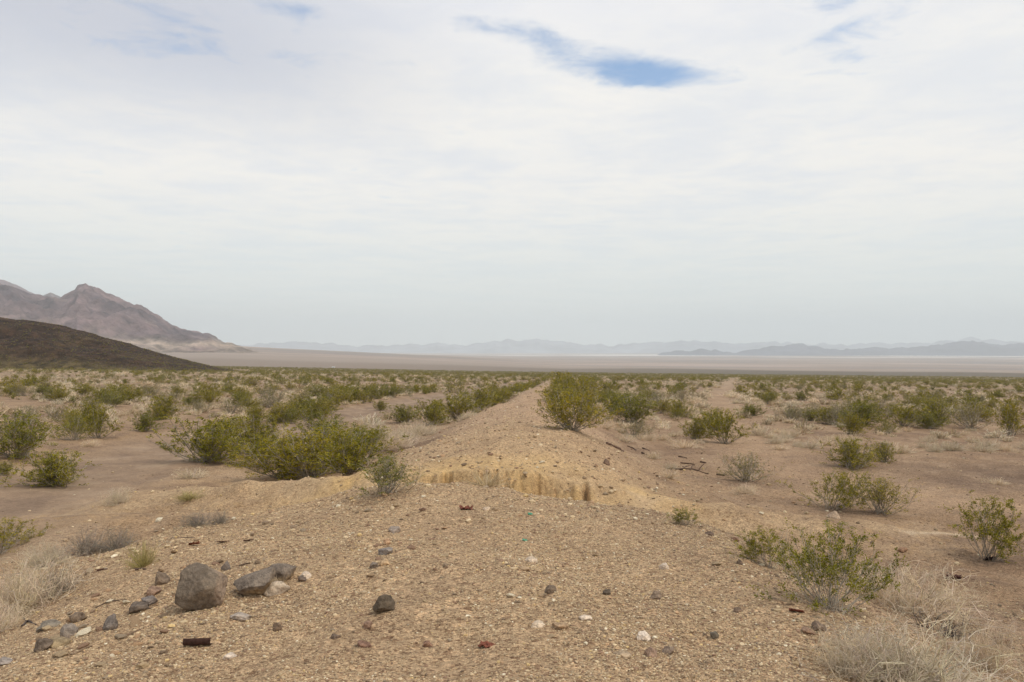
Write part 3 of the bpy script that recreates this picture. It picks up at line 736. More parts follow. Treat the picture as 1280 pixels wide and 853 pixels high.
for d in DRY:
    if d[4] is None: continue
    o = put_bush(d[0], d[1], d[2], d[3], d[4], d[5], DG, cat='dry shrub' if d[6] == 'dead_shrub' else 'grass tuft', name=d[6], sink=.01)
    placed[-1] = (placed[-1][0], placed[-1][1], placed[-1][2] * .6)

# ---- scattered plants over the plain
def scatter(n, r0, r1, seed, kind):
    rs = np.random.default_rng(seed)
    th = rs.uniform(-.80, .80, n); r = np.sqrt(rs.uniform(r0 * r0, r1 * r1, n)); x = r * np.sin(th); y = r * np.cos(th)
    t = np.abs(x - axis_x(y)); keep = (t > (5.0 if kind == 'b' else 3.0)) | (y > 330)
    keep &= poly_dist(x, y, WASH) > np.where(y < 100, 3.2, 1.5)
    keep &= poly_dist(x, y, TRACK) > (2.6 if kind == 'b' else 1.2)
    dens = fbm(x * .035, y * .035, 301 if kind == 'b' else 302, 3)
    keep &= rs.random(n) < np.clip(.62 + .9 * dens, .12, 1)
    # barer ground near the embankment on both sides
    if kind == 'b': keep &= ~((y < 42) & (x > 0)) & ~((y < 34) & (x < 0))
    else: keep &= ~((y < 30) & (x > 0)) & ~((y < 30) & (x > -13))
    keep &= ~((x < 0) & (x > -26) & (y < 60) & (poly_dist(x, y, WASH) < 5.5) & (kind == 'b'))
    x, y = x[keep], y[keep]
    if placed:
        pl = np.array(placed)
        ok = np.ones(len(x), bool)
        for a, b, c in pl: ok &= np.hypot(x - a, y - b) > c + .4
        x, y = x[ok], y[ok]
    return x, y
bx1, by1 = scatter(950, 26, 120, 1, 'b'); bx2, by2 = scatter(23000, 120, 640, 2, 'b'); bx3, by3 = scatter(20000, 640, 1150, 3, 'b')
# extra rows along both feet of the embankment
rs = np.random.default_rng(5)
ry = np.exp(rs.uniform(math.log(62), math.log(330), 190)); side = rs.choice([-1, 1], 190, p=[.62, .38])
rx = axis_x(ry) + side * (4.0 + np.abs(rs.normal(0, .9, 190)))
# and a scrub row along the far rim of the sand, left of the embankment
qy = np.exp(rs.uniform(math.log(42), math.log(110), 40)); qx = np.interp(qy, [42, 70, 110], [-11.5, -11.8, -8]) - np.abs(rs.normal(0, 1.8, 40))
cy_ = np.exp(rs.uniform(math.log(36), math.log(200), 26)); cx_ = axis_x(cy_) + rs.normal(1.3, .5, 26)
BX = np.concatenate([rx, qx, cx_, bx1, bx2, bx3]); BY = np.concatenate([ry, qy, cy_, by1, by2, by3])
BS = rs.lognormal(math.log(1.0), .28, len(BX)).clip(.45, 1.75)
BROW = np.concatenate([np.where(side < 0, 1, 2), np.full(40, 3), np.full(26, 4), np.zeros(len(bx1) + len(bx2) + len(bx3), int)])
tx1, ty1 = scatter(4200, 24, 110, 6, 't'); tx2, ty2 = scatter(26000, 110, 520, 7, 't'); tx3, ty3 = scatter(9000, 520, 1000, 8, 't')
TXs = np.concatenate([tx1, tx2, tx3]); TYs = np.concatenate([ty1, ty2, ty3]); TS = rs.lognormal(math.log(.30), .30, len(TXs)).clip(.14, .62)
def in_frame(x, y): return (np.abs(x / y) < .655)
def split_individuals(x, y, s, n):
    vis = in_frame(x, y); size = np.where(vis, s / np.hypot(x, y), 0); order = np.argsort(-size)
    sel = np.zeros(len(x), bool); sel[order[:n]] = True; return sel
hill_dist = lambda x, y: ((x / y < -.33) & (y > 310) & (y < 530)) | ((x / y < -.40) & (y > 310))
ok = ~hill_dist(BX, BY); BX, BY, BS, BROW = BX[ok], BY[ok], BS[ok], BROW[ok]
ok = ~hill_dist(TXs, TYs); TXs, TYs, TS = TXs[ok], TYs[ok], TS[ok]
n_b = 300 - len(BUSHES) - 2
sel = split_individuals(BX, BY, BS, n_b)
ROWLAB = {1: ('green bush in the long row along the left foot of the gravel embankment', 'bushes along the left foot of the embankment'),
          2: ('green bush in the long row along the right foot of the gravel embankment', 'bushes along the right foot of the embankment'),
          3: ('green bush on the far rim of the sandy wash left of the embankment', 'bushes on the rim of the wash'),
          4: ('small bush growing on the narrowing crest of the far embankment', 'bushes on the far crest')}
for x, y, s, rw in zip(BX[sel], BY[sel], BS[sel], BROW[sel]):
    z = float(ground_z(x, y)); r = math.hypot(x, y)
    gr = random.random() < .36
    if rw: lab, grp = ROWLAB[int(rw)]
    else:
        sd_ = 'left' if x < axis_x(y) else 'right'
        if gr: lab, grp = f'greyish half-dry bush scattered on the plain {sd_} of the embankment', f'greyish bushes on the {sd_} plain'
        else: lab, grp = f'olive green bush scattered on the open plain {sd_} of the embankment', f'green bushes on the {sd_} plain'
    s *= .92 if r > 60 else 1.0
    pr = random.choice(GREYB if gr and not rw else MID) if r < 85 else random.choice(LOWQ)
    w = s * random.uniform(1.05, 1.6)
    if hasattr(pr, 'one'):
        o = link('creosote_bush', pr.one, loc=(x, y, z - .03)); tag(o, lab, 'bush', grp)
    else:
        o = bpy.data.objects.new('creosote_bush', None); COL.objects.link(o); o.location = (x, y, z - .03); tag(o, lab, 'bush', grp)
        link('stems', pr.stem, o); link('foliage', pr.leaf, o)
    o.scale = (w / pr.w, w / pr.w, s); o.rotation_euler.z = random.uniform(0, 6.28)
tsel = split_individuals(TXs, TYs, TS, 262)
for x, y, s in zip(TXs[tsel], TYs[tsel], TS[tsel]):
    z = float(ground_z(x, y)); r = math.hypot(x, y); pr = random.choice(TUFT_HI if r < 40 else TUFT_LO)
    sd_ = 'left' if x < axis_x(y) else 'right'
    o = link('pale_tuft', pr.one, loc=(x, y, z - .02)); w = s * random.uniform(1.5, 2.6); o.scale = (w / pr.w, w / pr.w, s); o.rotation_euler.z = random.uniform(0, 6.28)
    tag(o, f'low whitish cushion of dry scrub on the plain {sd_} of the embankment', 'dry shrub', f'whitish tufts on the {sd_} plain')

# ---- what is left of both kinds is countless: one object each, instanced on points
def instanced(name, x, y, z, s, wfac, protos, label, cat):
    n = len(x); me = bpy.data.meshes.new(name); me.vertices.add(n)
    me.vertices.foreach_set('co', np.stack([x, y, z], 1).astype(np.float32).ravel())
    rs_ = np.random.default_rng(n)
    a = me.attributes.new('rz', 'FLOAT_VECTOR', 'POINT'); rv = np.zeros((n, 3), np.float32); rv[:, 2] = rs_.uniform(0, 6.28, n); a.data.foreach_set('vector', rv.ravel())
    a = me.attributes.new('sc', 'FLOAT_VECTOR', 'POINT'); w = s * rs_.uniform(*wfac, n) / protos[0].w
    a.data.foreach_set('vector', np.stack([w, w, s], 1).astype(np.float32).ravel())
    a = me.attributes.new('pick', 'INT', 'POINT'); a.data.foreach_set('value', rs_.integers(0, len(protos), n).astype(np.int32))
    col = bpy.data.collections.new(name + '_sources')
    for i, p in enumerate(protos): col.objects.link(bpy.data.objects.new(f'{name}_source_{i}', p.one))
    o = link(name, me); tag(o, label, cat, kind='stuff')
    g = bpy.data.node_groups.new(name, 'GeometryNodeTree')
    g.interface.new_socket('Geometry', in_out='INPUT', socket_type='NodeSocketGeometry'); g.interface.new_socket('Geometry', in_out='OUTPUT', socket_type='NodeSocketGeometry')
    gi = g.nodes.new('NodeGroupInput'); go = g.nodes.new('NodeGroupOutput'); ip = g.nodes.new('GeometryNodeInstanceOnPoints')
    ci = g.nodes.new('GeometryNodeCollectionInfo'); ci.inputs['Collection'].default_value = col; ci.inputs['Separate Children'].default_value = True; ci.inputs['Reset Children'].default_value = True
    def attr(nm, ty):
        q = g.nodes.new('GeometryNodeInputNamedAttribute'); q.data_type = ty; q.inputs['Name'].default_value = nm
        return next(s_ for s_ in q.outputs if s_.enabled and s_.name == 'Attribute')
    L = g.links.new
    L(gi.outputs[0], ip.inputs['Points']); L(ci.outputs[0], ip.inputs['Instance']); ip.inputs['Pick Instance'].default_value = True
    L(attr('pick', 'INT'), ip.inputs['Instance Index']); L(attr('rz', 'FLOAT_VECTOR'), ip.inputs['Rotation']); L(attr('sc', 'FLOAT_VECTOR'), ip.inputs['Scale'])
    L(ip.outputs[0], go.inputs[0])
    m = o.modifiers.new('scatter', 'NODES'); m.node_group = g
    return o
def rest(x, y, s, sel_): 
    k = ~sel_ & ((np.hypot(x, y) > 30) | ~in_frame(x, y)); return x[k], y[k], s[k]
x, y, s = rest(BX, BY, BS, sel)
instanced('desert_scrub', x, y, ground_z(x, y) - .03, s * .8, (1.1, 1.8), LOWQ, 'far green scrub covering the plain out to the valley edge', 'scrub')
x, y, s = rest(TXs, TYs, TS, tsel)
instanced('pale_scrub', x, y, ground_z(x, y) - .02, s * 1.35, (1.5, 2.6), TUFT_LO, 'far whitish tufts dotting the plain between the green scrub', 'scrub')
# brush on the dark hill
Xh, vh, hh, d0h, d1h = hill_data
rs = np.random.default_rng(77); n = 6000
u = rs.uniform(-1.0, -.33, n); v = rs.uniform(0, .62, n)
iu = np.clip(((u - Xh[0]) / (Xh[-1] - Xh[0]) * (len(Xh) - 1)), 0, len(Xh) - 1.01); iv = np.clip(v * (len(vh) - 1), 0, len(vh) - 1.01)
a, b = iu.astype(int), iv.astype(int); fu, fv = iu - a, iv - b
zz = hh[a, b] * (1 - fu) * (1 - fv) + hh[a + 1, b] * fu * (1 - fv) + hh[a, b + 1] * (1 - fu) * fv + hh[a + 1, b + 1] * fu * fv
yy = d0h + (d1h - d0h) * v; xx = u * yy
ok = zz > ground_z(xx, yy) - .3
instanced('hillside_scrub', xx[ok], yy[ok], zz[ok] - .05, rs.uniform(.22, .55, ok.sum()), (1.1, 1.8), LOWQ, 'sparse olive scrub dotted over the dark hill', 'scrub')

# ------------------------------------------------------------------ gravel and stones
def ico(sub=0):
    import bmesh
    bm = bmesh.new(); bmesh.ops.create_icosphere(bm, subdivisions=sub + 1, radius=1)
    v = np.array([q.co[:] for q in bm.verts]); f = np.array([[w.index for w in q.verts] for q in bm.faces]); bm.free(); return v, f
IV, IF = ico(0)
PCOL = np.array([[.52, .41, .29], [.60, .49, .36], [.38, .28, .20], [.42, .33, .24], [.30, .20, .15], [.22, .165, .125], [.74, .68, .58], [.33, .27, .215], [.50, .34, .23], [.57, .43, .24]]) * np.array([1.06, 1.02, .87])
PP = [.18, .15, .17, .16, .09, .11, .03, .05, .03, .03]
def pebbles(x, y, s, seed):
    rs = np.random.default_rng(seed); n = len(x); z = ground_z(x, y)
    v = IV[None] * rs.uniform(.68, 1.22, (n, 12, 1)) * np.stack([rs.uniform(.7, 1.25, n), rs.uniform(.6, 1.0, n), rs.uniform(.35, .72, n)], 1)[:, None]
    v = v * s[:, None, None]
    a = rs.uniform(0, 6.28, n)[:, None]; b = rs.normal(0, .25, n)[:, None]
    X_, Y_, Z_ = v[..., 0], v[..., 1], v[..., 2]
    Y2 = Y_ * np.cos(b) - Z_ * np.sin(b); Z2 = Y_ * np.sin(b) + Z_ * np.cos(b)
    X3 = X_ * np.cos(a) - Y2 * np.sin(a); Y3 = X_ * np.sin(a) + Y2 * np.cos(a)
    v = np.stack([X3 + x[:, None], Y3 + y[:, None], Z2 + (z + s * .18)[:, None]], -1).reshape(-1, 3)
    f = (IF[None] + (np.arange(n) * 12)[:, None, None]).reshape(-1, 3)
    c = PCOL[rs.choice(len(PCOL), n, p=PP)] * rs.uniform(.78, 1.15, (n, 1)) * (1 - .20 * smooth(.5, 4.5, x - axis_x(y)))[:, None]; return v, f, np.repeat(c, 12, 0)
def gravel():
    rs = np.random.default_rng(9); xs, ys, ss = [], [], []
    def add(n, r0, r1, p, med, sg, lim, thm=.66, cond=None):
        th = rs.uniform(-thm, thm, n); u = rs.random(n); r = (r0 ** p + (r1 ** p - r0 ** p) * u) ** (1 / p)
        x = r * np.sin(th); y = r * np.cos(th); f = near_f(x, y)
        w = np.clip(.42 + f * 1.2, 0, 1) * np.clip(1 - .85 * np.exp(-(poly_dist(x, y, WASH) / 2.6) ** 4), 0, 1)
        w *= np.clip(.72 + .9 * fbm(x * .7, y * .7, 401, 4), .12, 1)
        yl = np.exp(-((y - 14.2) / 1.5) ** 4); w *= 1 - .35 * yl
        if cond: w *= smooth(-.05, .55, fbm(x * .55, y * .55, 407, 4))
        k = rs.random(n) < w; x, y = x[k], y[k]
        s = np.clip(rs.lognormal(math.log(med), sg, len(x)), *lim); xs.append(x); ys.append(y); ss.append(s)
    add(290000, 3.2, 13, .9, .0058, .42, (.0026, .018))
    add(9000, 3.2, 15, 1.2, .0135, .45, (.007, .04), cond=1)
    add(16000, 12, 70, .8, .020, .45, (.01, .06), .3)
    add(30000, 9, 60, 1.0, .020, .45, (.008, .06))
    x = np.concatenate(xs); y = np.concatenate(ys); s = np.concatenate(ss)
    v, f, c = pebbles(x, y, s, 10)
    o = link('gravel', new_mesh('gravel', v, f, c, mats=[M_PEBBLE])); tag(o, 'loose gravel and small stones strewn over the embankment', 'gravel', kind='stuff')
gravel()

from mathutils import noise as mnoise
IV3, IF3 = ico(3)
IV4, IF4 = ico(4)
IV2, IF2 = ico(2)
def rock_mesh(seed, cuts=9, rough=.10, dims=(1, 1, 1), col=(.2, .18, .16), hi=True, paint=None, depth=(.62, .92), taper=.0, big=False):
    """a stone with broken faces: a ball cut back by random planes, then roughened"""
    rs = np.random.default_rng(seed); v0, f = (IV4, IF4) if big else ((IV3, IF3) if hi else (IV2, IF2)); v = v0.copy()
    for _ in range(int(cuts * 2.2)):
        n = unit(rs.normal(size=3)); d = rs.uniform(depth[0] - .08, depth[1] - .08); q = v @ n; over = np.maximum(q - d, 0); v -= over[:, None] * n * .94
    for i in range(len(v)):
        p = Vector(v0[i] * 1.7 + seed); k = mnoise.fractal(p, .9, 2.1, 6)
        if big: k += -.8 * max(0, 1 - 9 * abs(mnoise.noise(p * 1.3))) + .35 * mnoise.fractal(p * 5, .6, 2.1, 3)
        v[i] += v0[i] * k * rough
    v -= (v.max(0) + v.min(0)) / 2; v /= (v.max(0) - v.min(0)) / 2
    v[:, 0] *= 1 - taper * v[:, 2]; v *= np.array(dims)
    c = np.tile(np.array(col, float), (len(v), 1))
    if paint is not None: c = paint(v, v0, c)
    return new_mesh('stone', v, f, c, flat=not hi, mats=[M_BOULDER if hi else M_STONE])
def put_rock(px, py, wpx, hpx, seed, label, col, depth_ratio=.8, rz=0., tilt=0., sink=.18, name='stone', cat='stone', group='loose stones on the gravel mound', **k):
    col = tuple(np.array(col) * .55 + np.array([.36, .27, .18]) * (np.mean(col) / .27 * .7 + .3) * .45)
    x, y = at_px(px, py); w = wpx / F * y / 2; h = hpx / F * y / 2 / (1 - sink * .7)
    d = w * depth_ratio; me = rock_mesh(seed, dims=(w * 1.08, d, h * 1.08), col=col, hi=wpx > 18, **k)
    x2, y2 = x, y + d * .7; z = float(ground_z(x2, y2))
    o = link(name, me, loc=(x2, y2, z + h * (1 - sink * 2))); o.rotation_euler = (0, tilt, rz); tag(o, label, cat, group)
    return o
def p_boulder(v, v0, c):
    w = smooth(.25, .7, v0[:, 0] + .3 * fbm(v0[:, 0] * 3, v0[:, 2] * 3, 5, 3) - v0[:, 2] * .3)[:, None]
    return c * (1 - w) + np.array([.33, .25, .185]) * w
def p_slab(v, v0, c):
    w = smooth(.0, .35, -v0[:, 2] + .25 * fbm(v0[:, 0] * 3, v0[:, 1] * 3, 6, 3))[:, None]
    return c * (1 - w) + np.array([.34, .26, .165]) * w
put_rock(248, 763, 58, 54, 5, 'biggest dark grey boulder with a brown right side on the left slope', (.205, .178, .145), .85, .3, .0, .17, 'boulder', 'boulder', paint=p_boulder, taper=.16, cuts=13, rough=.055, big=True, depth=(.68, .92))
put_rock(318, 747, 50, 26, 8, 'flat slab of rock with grey top and tan edge right of the biggest boulder', (.22, .20, .18), .8, .2, -.34, .2, 'rock', 'rock', paint=p_slab, cuts=8, rough=.06, big=True, depth=(.55, .9))
put_rock(350, 728, 36, 22, 12, 'grey broken rock at the upper right end of the flat slab', (.175, .155, .14), .9, .5, -.1, .2, 'rock', 'rock', paint=p_slab, cuts=9)
put_rock(342, 743, 40, 14, 15, 'whitish rock lodged below the flat slab', (.58, .52, .43), .7, -.2, -.3, .3, 'rock', 'rock')
put_rock(480, 766, 26, 20, 21, 'small dark brown stone alone in the middle of the gravel', (.10, .085, .065), .8, .4, 0, .15, cuts=9)
SM = [
 (138, 787, 20, 20, 'upright grey stone left below the biggest boulder', (.20, .195, .20)),
 (202, 730, 20, 16, 'rough brown stone behind the biggest boulder at its left', (.22, .17, .13)),
 (190, 745, 22, 12, 'reddish stone between the boulder and the grey tufts', (.36, .22, .16)),
 (186, 756, 20, 11, 'slaty blue-grey stone at the left of the boulder', (.23, .23, .25)),
 (172, 765, 24, 12, 'dark flat stone tilted left of the boulder', (.15, .13, .12)),
 (95, 777, 22, 12, 'brown-grey stone at the upper end of the left rubble patch', (.23, .18, .14)),
 (85, 797, 20, 20, 'pale grey angular stone in the middle of the left rubble patch', (.31, .30, .29)),
 (54, 812, 20, 14, 'dark stone at the lower left of the rubble patch', (.16, .13, .11)),
 (72, 808, 26, 12, 'yellowish elongated stone in the rubble patch', (.40, .32, .18)),
 (6, 830, 20, 8, 'grey stone in the bottom left corner', (.33, .33, .34)),
 (60, 786, 28, 9, 'flat greenish grey stone topping the rubble patch', (.24, .24, .21)),
 (283, 712, 15, 12, 'small dark stone behind the flat slab', (.18, .17, .17)),
 (300, 775, 26, 8, 'light grey broken stone below the flat slab', (.44, .42, .40)),
 (347, 788, 11, 11, 'little rusty brown stone right below the flat slab', (.20, .14, .10)),
 (287, 822, 16, 7, 'white flake near the rusty tin', (.70, .66, .60)),
 (382, 723, 14, 8, 'white stone just right of the flat slab', (.66, .60, .52)),
 (378, 727, 12, 5, 'dark chip below the white stone right of the slab', (.15, .12, .11)),
 (482, 693, 18, 9, 'bluish grey stone in the loose patch left of centre', (.24, .25, .27)),
 (493, 666, 14, 8, 'grey stone at the top of the loose patch left of centre', (.33, .31, .30)),
 (482, 706, 14, 8, 'orange-yellow stone below the bluish one', (.62, .42, .22)),
 (484, 681, 9, 8, 'small orange stone above the bluish one', (.60, .36, .20)),
 (468, 710, 11, 7, 'dark stone left of the orange-yellow stone', (.20, .18, .16)),
 (536, 807, 14, 7, 'rust-red flat stone near the bottom, left of centre', (.30, .15, .10)),
 (455, 808, 18, 8, 'dark red flat stone left of the other rust-red one near the bottom', (.26, .13, .10)),
 (460, 785, 12, 9, 'dull red stone below the small dark brown one', (.33, .19, .14)),
 (672, 783, 18, 8, 'flat cream stone left of the round white one', (.68, .60, .48)),
 (732, 774, 17, 6, 'small whitish flake above the round white stone', (.72, .66, .57)),
 (805, 799, 16, 11, 'round white stone near the bottom centre', (.82, .78, .70)),
 (830, 711, 11, 8, 'jagged white stone alone on the right of the mound', (.66, .62, .56)),
 (664, 702, 15, 7, 'pale flat stone in the middle of the mound', (.62, .54, .44)),
 (813, 820, 16, 14, 'pinkish stone below the round white one', (.42, .28, .22)),
 (835, 816, 16, 9, 'grey-brown slab stone right of the pinkish one', (.30, .24, .20)),
 (688, 741, 14, 8, 'dark brown stone on the mound left of centre right', (.17, .13, .10)),
 (758, 743, 12, 7, 'darkest stone of the short row at right of centre', (.09, .08, .07)),
 (820, 748, 16, 10, 'brown slab at the right end of the short row of dark stones', (.24, .18, .14)),
 (778, 820, 22, 8, 'yellowish flat stone at bottom centre', (.50, .39, .26)),
 (700, 786, 20, 8, 'ochre flat stone left of the whitish flake', (.50, .34, .20)),
 (1014, 757, 0, 0, '', None),
 (1060, 838, 12, 9, 'dark rounded stone left of the bottom right brush', (.13, .12, .115)),
 (1024, 788, 18, 12, 'brown-grey stone below the large straggly bush', (.24, .18, .14)),
 (1010, 792, 16, 7, 'reddish chip beside the brown-grey stone below the straggly bush', (.33, .20, .14)),
 (922, 765, 12, 7, 'small brown stone on the right of the mound', (.22, .15, .11)),
 (893, 798, 11, 9, 'dark green-grey stone low on the right of the mound', (.14, .15, .13)),
 (940, 680, 10, 6, 'dark stone at the right rim of the mound', (.17, .12, .10)),
 (886, 669, 12, 6, 'dark stone on the right rim of the mound near the tiny green sprig', (.12, .08, .07)),
 (918, 676, 12, 5, 'flat rust-coloured stone on the right rim', (.22, .10, .07)),
 (924, 705, 8, 7, 'small dark stone beside the thin yellow-green bush', (.14, .10, .08)),
 (1128, 690, 12, 6, 'orange-brown lump on the right flat behind the tan brush', (.36, .19, .11)),
 (1240, 697, 0, 0, '', None),
 (1042, 648, 16, 10, 'pale stone in front of the pair of bushes on the right flat', (.48, .38, .29)),
 (758, 581, 9, 8, 'dark lump on the right flank of the embankment', (.20, .12, .09)),
 (826, 552, 0, 0, '', None),
 (583, 638, 0, 0, '', None),
 (528, 639, 9, 5, 'small rust-brown chip left of the rusty flakes', (.24, .14, .10)),
 (608, 638, 9, 5, 'pale stone right of the rusty flakes', (.72, .62, .5)),
 (420, 797, 12, 5, 'dark chip in the gravel left of the bottom centre', (.15, .11, .09)),
 (1187, 817, 10, 6, 'brown pebble half hidden at the right of the bottom tangle', (.2, .14, .11)),
 (1252, 806, 22, 10, 'rust-brown stone near the right edge at the bottom', (.26, .15, .10)),
]
for i, (a, b, c, d, lab, col) in enumerate(SM):
    if not c: continue
    put_rock(a, b, c, d, 500 + i, lab, col, .8, random.uniform(-.6, .6), random.uniform(-.15, .15), .34, cuts=8, rough=.14)
# more stones, too alike to tell apart
rs = np.random.default_rng(31)
RK = [rock_mesh(700 + i, dims=(1, rs.uniform(.65, .95), rs.uniform(.4, .65)), col=PCOL[[4, 5, 7, 2, 6, 0, 3, 8][i]] * .9, hi=False, cuts=8, rough=.12) for i in range(8)]
def stones(n, box, med, lab, grp, seed):
    rs = np.random.default_rng(seed)
    for k in range(n):
        px = rs.uniform(box[0], box[2]); py = rs.uniform(box[1], box[3]); x, y = at_px(px, py); s = float(np.clip(rs.lognormal(math.log(med), .4), med * .5, med * 2))
        o = link('stone', RK[rs.integers(0, 8)], loc=(x, y, float(ground_z(x, y)) + s * .2)); o.scale = (s, s, s * rs.uniform(.6, 1.1)); o.rotation_euler = (rs.normal(0, .2), rs.normal(0, .2), rs.uniform(0, 6.28))
        tag(o, lab, 'stone', grp)
stones(46, (40, 735, 215, 835), .035, 'small broken stone of the rubble patch left of the boulder', 'rubble patch stones', 1)
stones(26, (440, 640, 560, 730), .022, 'small stone in the loose patch left of the middle of the mound', 'stones of the loose patch', 2)
stones(30, (545, 530, 720, 585), .035, 'dark stone on the near end of the far embankment above the yellow bank', 'stones above the yellow bank', 3)
stones(30, (430, 540, 560, 600), .04, 'brown stone on the left flank of the embankment by the dry brush', 'stones on the left flank', 4)
stones(34, (740, 540, 900, 640), .035, 'brown stone on the right flank of the embankment', 'stones on the right flank', 5)
stones(12, (380, 620, 1000, 850), .022, 'brown pebble-sized stone lying loose on the near gravel mound', 'stones on the near mound', 6)
stones(26, (880, 600, 1275, 720), .035, 'dark stone on the right-hand flat', 'stones on the right-hand flat', 7)
stones(24, (120, 660, 420, 720), .024, 'small dark stone on the upper left slope of the mound', 'stones on the left slope', 8)

# ------------------------------------------------------------------ scrap metal, wood and glass
def tubes(paths, col, m, name, seed=0, sides=8):
    """rough round or squarish sticks along polylines: (points, radii)"""
    V, Fc, n0 = [], [], 0; rs = np.random.default_rng(seed)
    for pts, rad in paths:
        pts = np.array(pts, float); k = len(pts)
        d = np.gradient(pts, axis=0); d = unit(d); up = np.array([0, 0, 1.]) if abs(d[0, 2]) < .9 else np.array([1., 0, 0])
        a = unit(np.cross(d, up)); b = np.cross(d, a)
        for i in range(k):
            for s_ in range(sides):
                w = 2 * math.pi * s_ / sides; V.append(pts[i] + (a[i] * math.cos(w) + b[i] * math.sin(w)) * rad[i] * rs.uniform(.85, 1.15))
        for i in range(k - 1):
            for s_ in range(sides):
                q = (s_ + 1) % sides; Fc.append((n0 + i * sides + s_, n0 + i * sides + q, n0 + (i + 1) * sides + q, n0 + (i + 1) * sides + s_))
        V.append(pts[0]); V.append(pts[-1]); c0, c1 = len(V) - 2, len(V) - 1
        for s_ in range(0, sides, 1):
            q = (s_ + 1) % sides; Fc.append((c0, n0 + q, n0 + s_, n0 + s_)) if False else Fc.append((c0, n0 + q, n0 + s_, c0))
            Fc.append((c1, n0 + (k - 1) * sides + s_, n0 + (k - 1) * sides + q, c1))
        n0 = len(V)
    bmm = bpy.data.meshes.new(name)
    faces = [tuple(dict.fromkeys(f)) for f in Fc]
    bmm.from_pydata([tuple(v) for v in V], [], faces); bmm.update()
    t = np.ones((len(V), 4), np.float32); t[:, :3] = col
    bmm.color_attributes.new('tint', 'FLOAT_COLOR', 'POINT').data.foreach_set('color', t.ravel()); bmm.materials.append(m)
    return bmm
def gpt(px, py, lift=.0):
    x, y = at_px(px, py); return np.array([x, y, float(ground_z(x, y)) + lift])
def stick(pxs, r, col, label, name='stick', cat='stick', group='dead wood on the ground', m=None, seed=1, lift=.5, branches=()):
    base = gpt(*pxs[0][:2]); paths = []
    for line, rr in [(pxs, r)] + [(b, r * .6) for b in branches]:
        P0 = [gpt(q[0], q[1], (q[2] if len(q) > 2 else 0) + rr * lift) - base for q in line]
        out_ = [P0[0]]
        for a, b in zip(P0[:-1], P0[1:]):
            for s_ in (.33, .66, 1.0): out_.append(a + (b - a) * s_)
        out_ = np.array(out_); rsx = np.random.default_rng(seed); out_[1:-1] += rsx.normal(0, rr * .5, out_[1:-1].shape)
        paths.append((out_, np.linspace(rr, rr * .55, len(out_))))
    o = link(name, tubes(paths, col, m or M_WOOD, name, seed), loc=base); tag(o, label, cat, group); return o
DW = (.10, .062, .042)
stick([(843, 587), (865, 587), (885, 593)], .026, DW, 'forked dead branch lying at the right foot of the embankment', 'dead_branch', 'branch', branches=([(862, 588), (866, 586, .10), (866, 586, .17)], [(872, 589), (877, 588, .12), (880, 586, .16)], [(850, 588), (858, 583), (868, 582)]))
stick([(758, 555), (772, 561), (780, 565)], .04, (.16, .10, .07), 'short brown plank at the upper end of the scattered wood', 'plank', 'plank')
stick([(784, 558), (790, 560), (795, 563)], .022, DW, 'thin dark stick right of the brown plank')
stick([(803, 561), (811, 564)], .035, DW, 'short dark stick by the white tufts, upper one')
stick([(802, 566), (808, 569)], .03, DW, 'short dark stick just below the upper one by the white tufts')
stick([(848, 571), (858, 573)], .025, DW, 'thin stick lying above the forked dead branch')
stick([(875, 578), (882, 579)], .03, DW, 'small stick right above the fork of the dead branch')
stick([(850, 579), (862, 580), (868, 581)], .022, DW, 'slender stick right behind the forked dead branch')
stick([(895, 594), (905, 595)], .03, DW, 'short stick between the dead branch and the greyish bush')
stick([(580, 522), (600, 515)], .035, (.14, .10, .07), 'old board along the left shoulder of the embankment')
stick([(1180, 768), (1192, 770), (1206, 766)], .014, (.12, .08, .06), 'short thick twig right of the dark bare branches')
stick([(1160, 762), (1202, 769), (1240, 773), (1290, 776)], .006, (.12, .09, .07), 'long thin twig running to the right edge')
stick([(122, 759), (140, 751), (160, 749)], .007, (.12, .085, .06), 'curved dark twig left of the boulder')
stick([(148, 798), (165, 792), (182, 784)], .009, (.20, .14, .09), 'brown stick pointing up the slope below the boulder')
stick([(92, 818), (118, 806)], .008, (.24, .17, .11), 'straight stick across the rubble patch')
stick([(30, 782), (38, 776), (48, 780)], .010, (.09, .07, .06), 'dark forked twig below the left tan brush', branches=([(36, 777), (32, 771)],))
stick([(100, 695), (120, 692)], .012, (.13, .09, .065), 'dark stick lying in front of the grey leafless bushes')
stick([(124, 713), (136, 711)], .012, (.12, .06, .04), 'small reddish stick left of the yellowish tuft')
stick([(170, 712), (184, 711)], .012, (.15, .10, .07), 'dark stick right below the yellowish tuft')
stick([(215, 673), (245, 672)], .010, (.22, .16, .11), 'pale brown stick on the left slope below the grey-green tuft')
stick([(300, 708), (314, 704)], .012, (.13, .09, .06), 'dark stick right above the flat slab')
stick([(640, 628), (655, 622)], .006, (.2, .15, .1), 'thin twig on top of the mound')
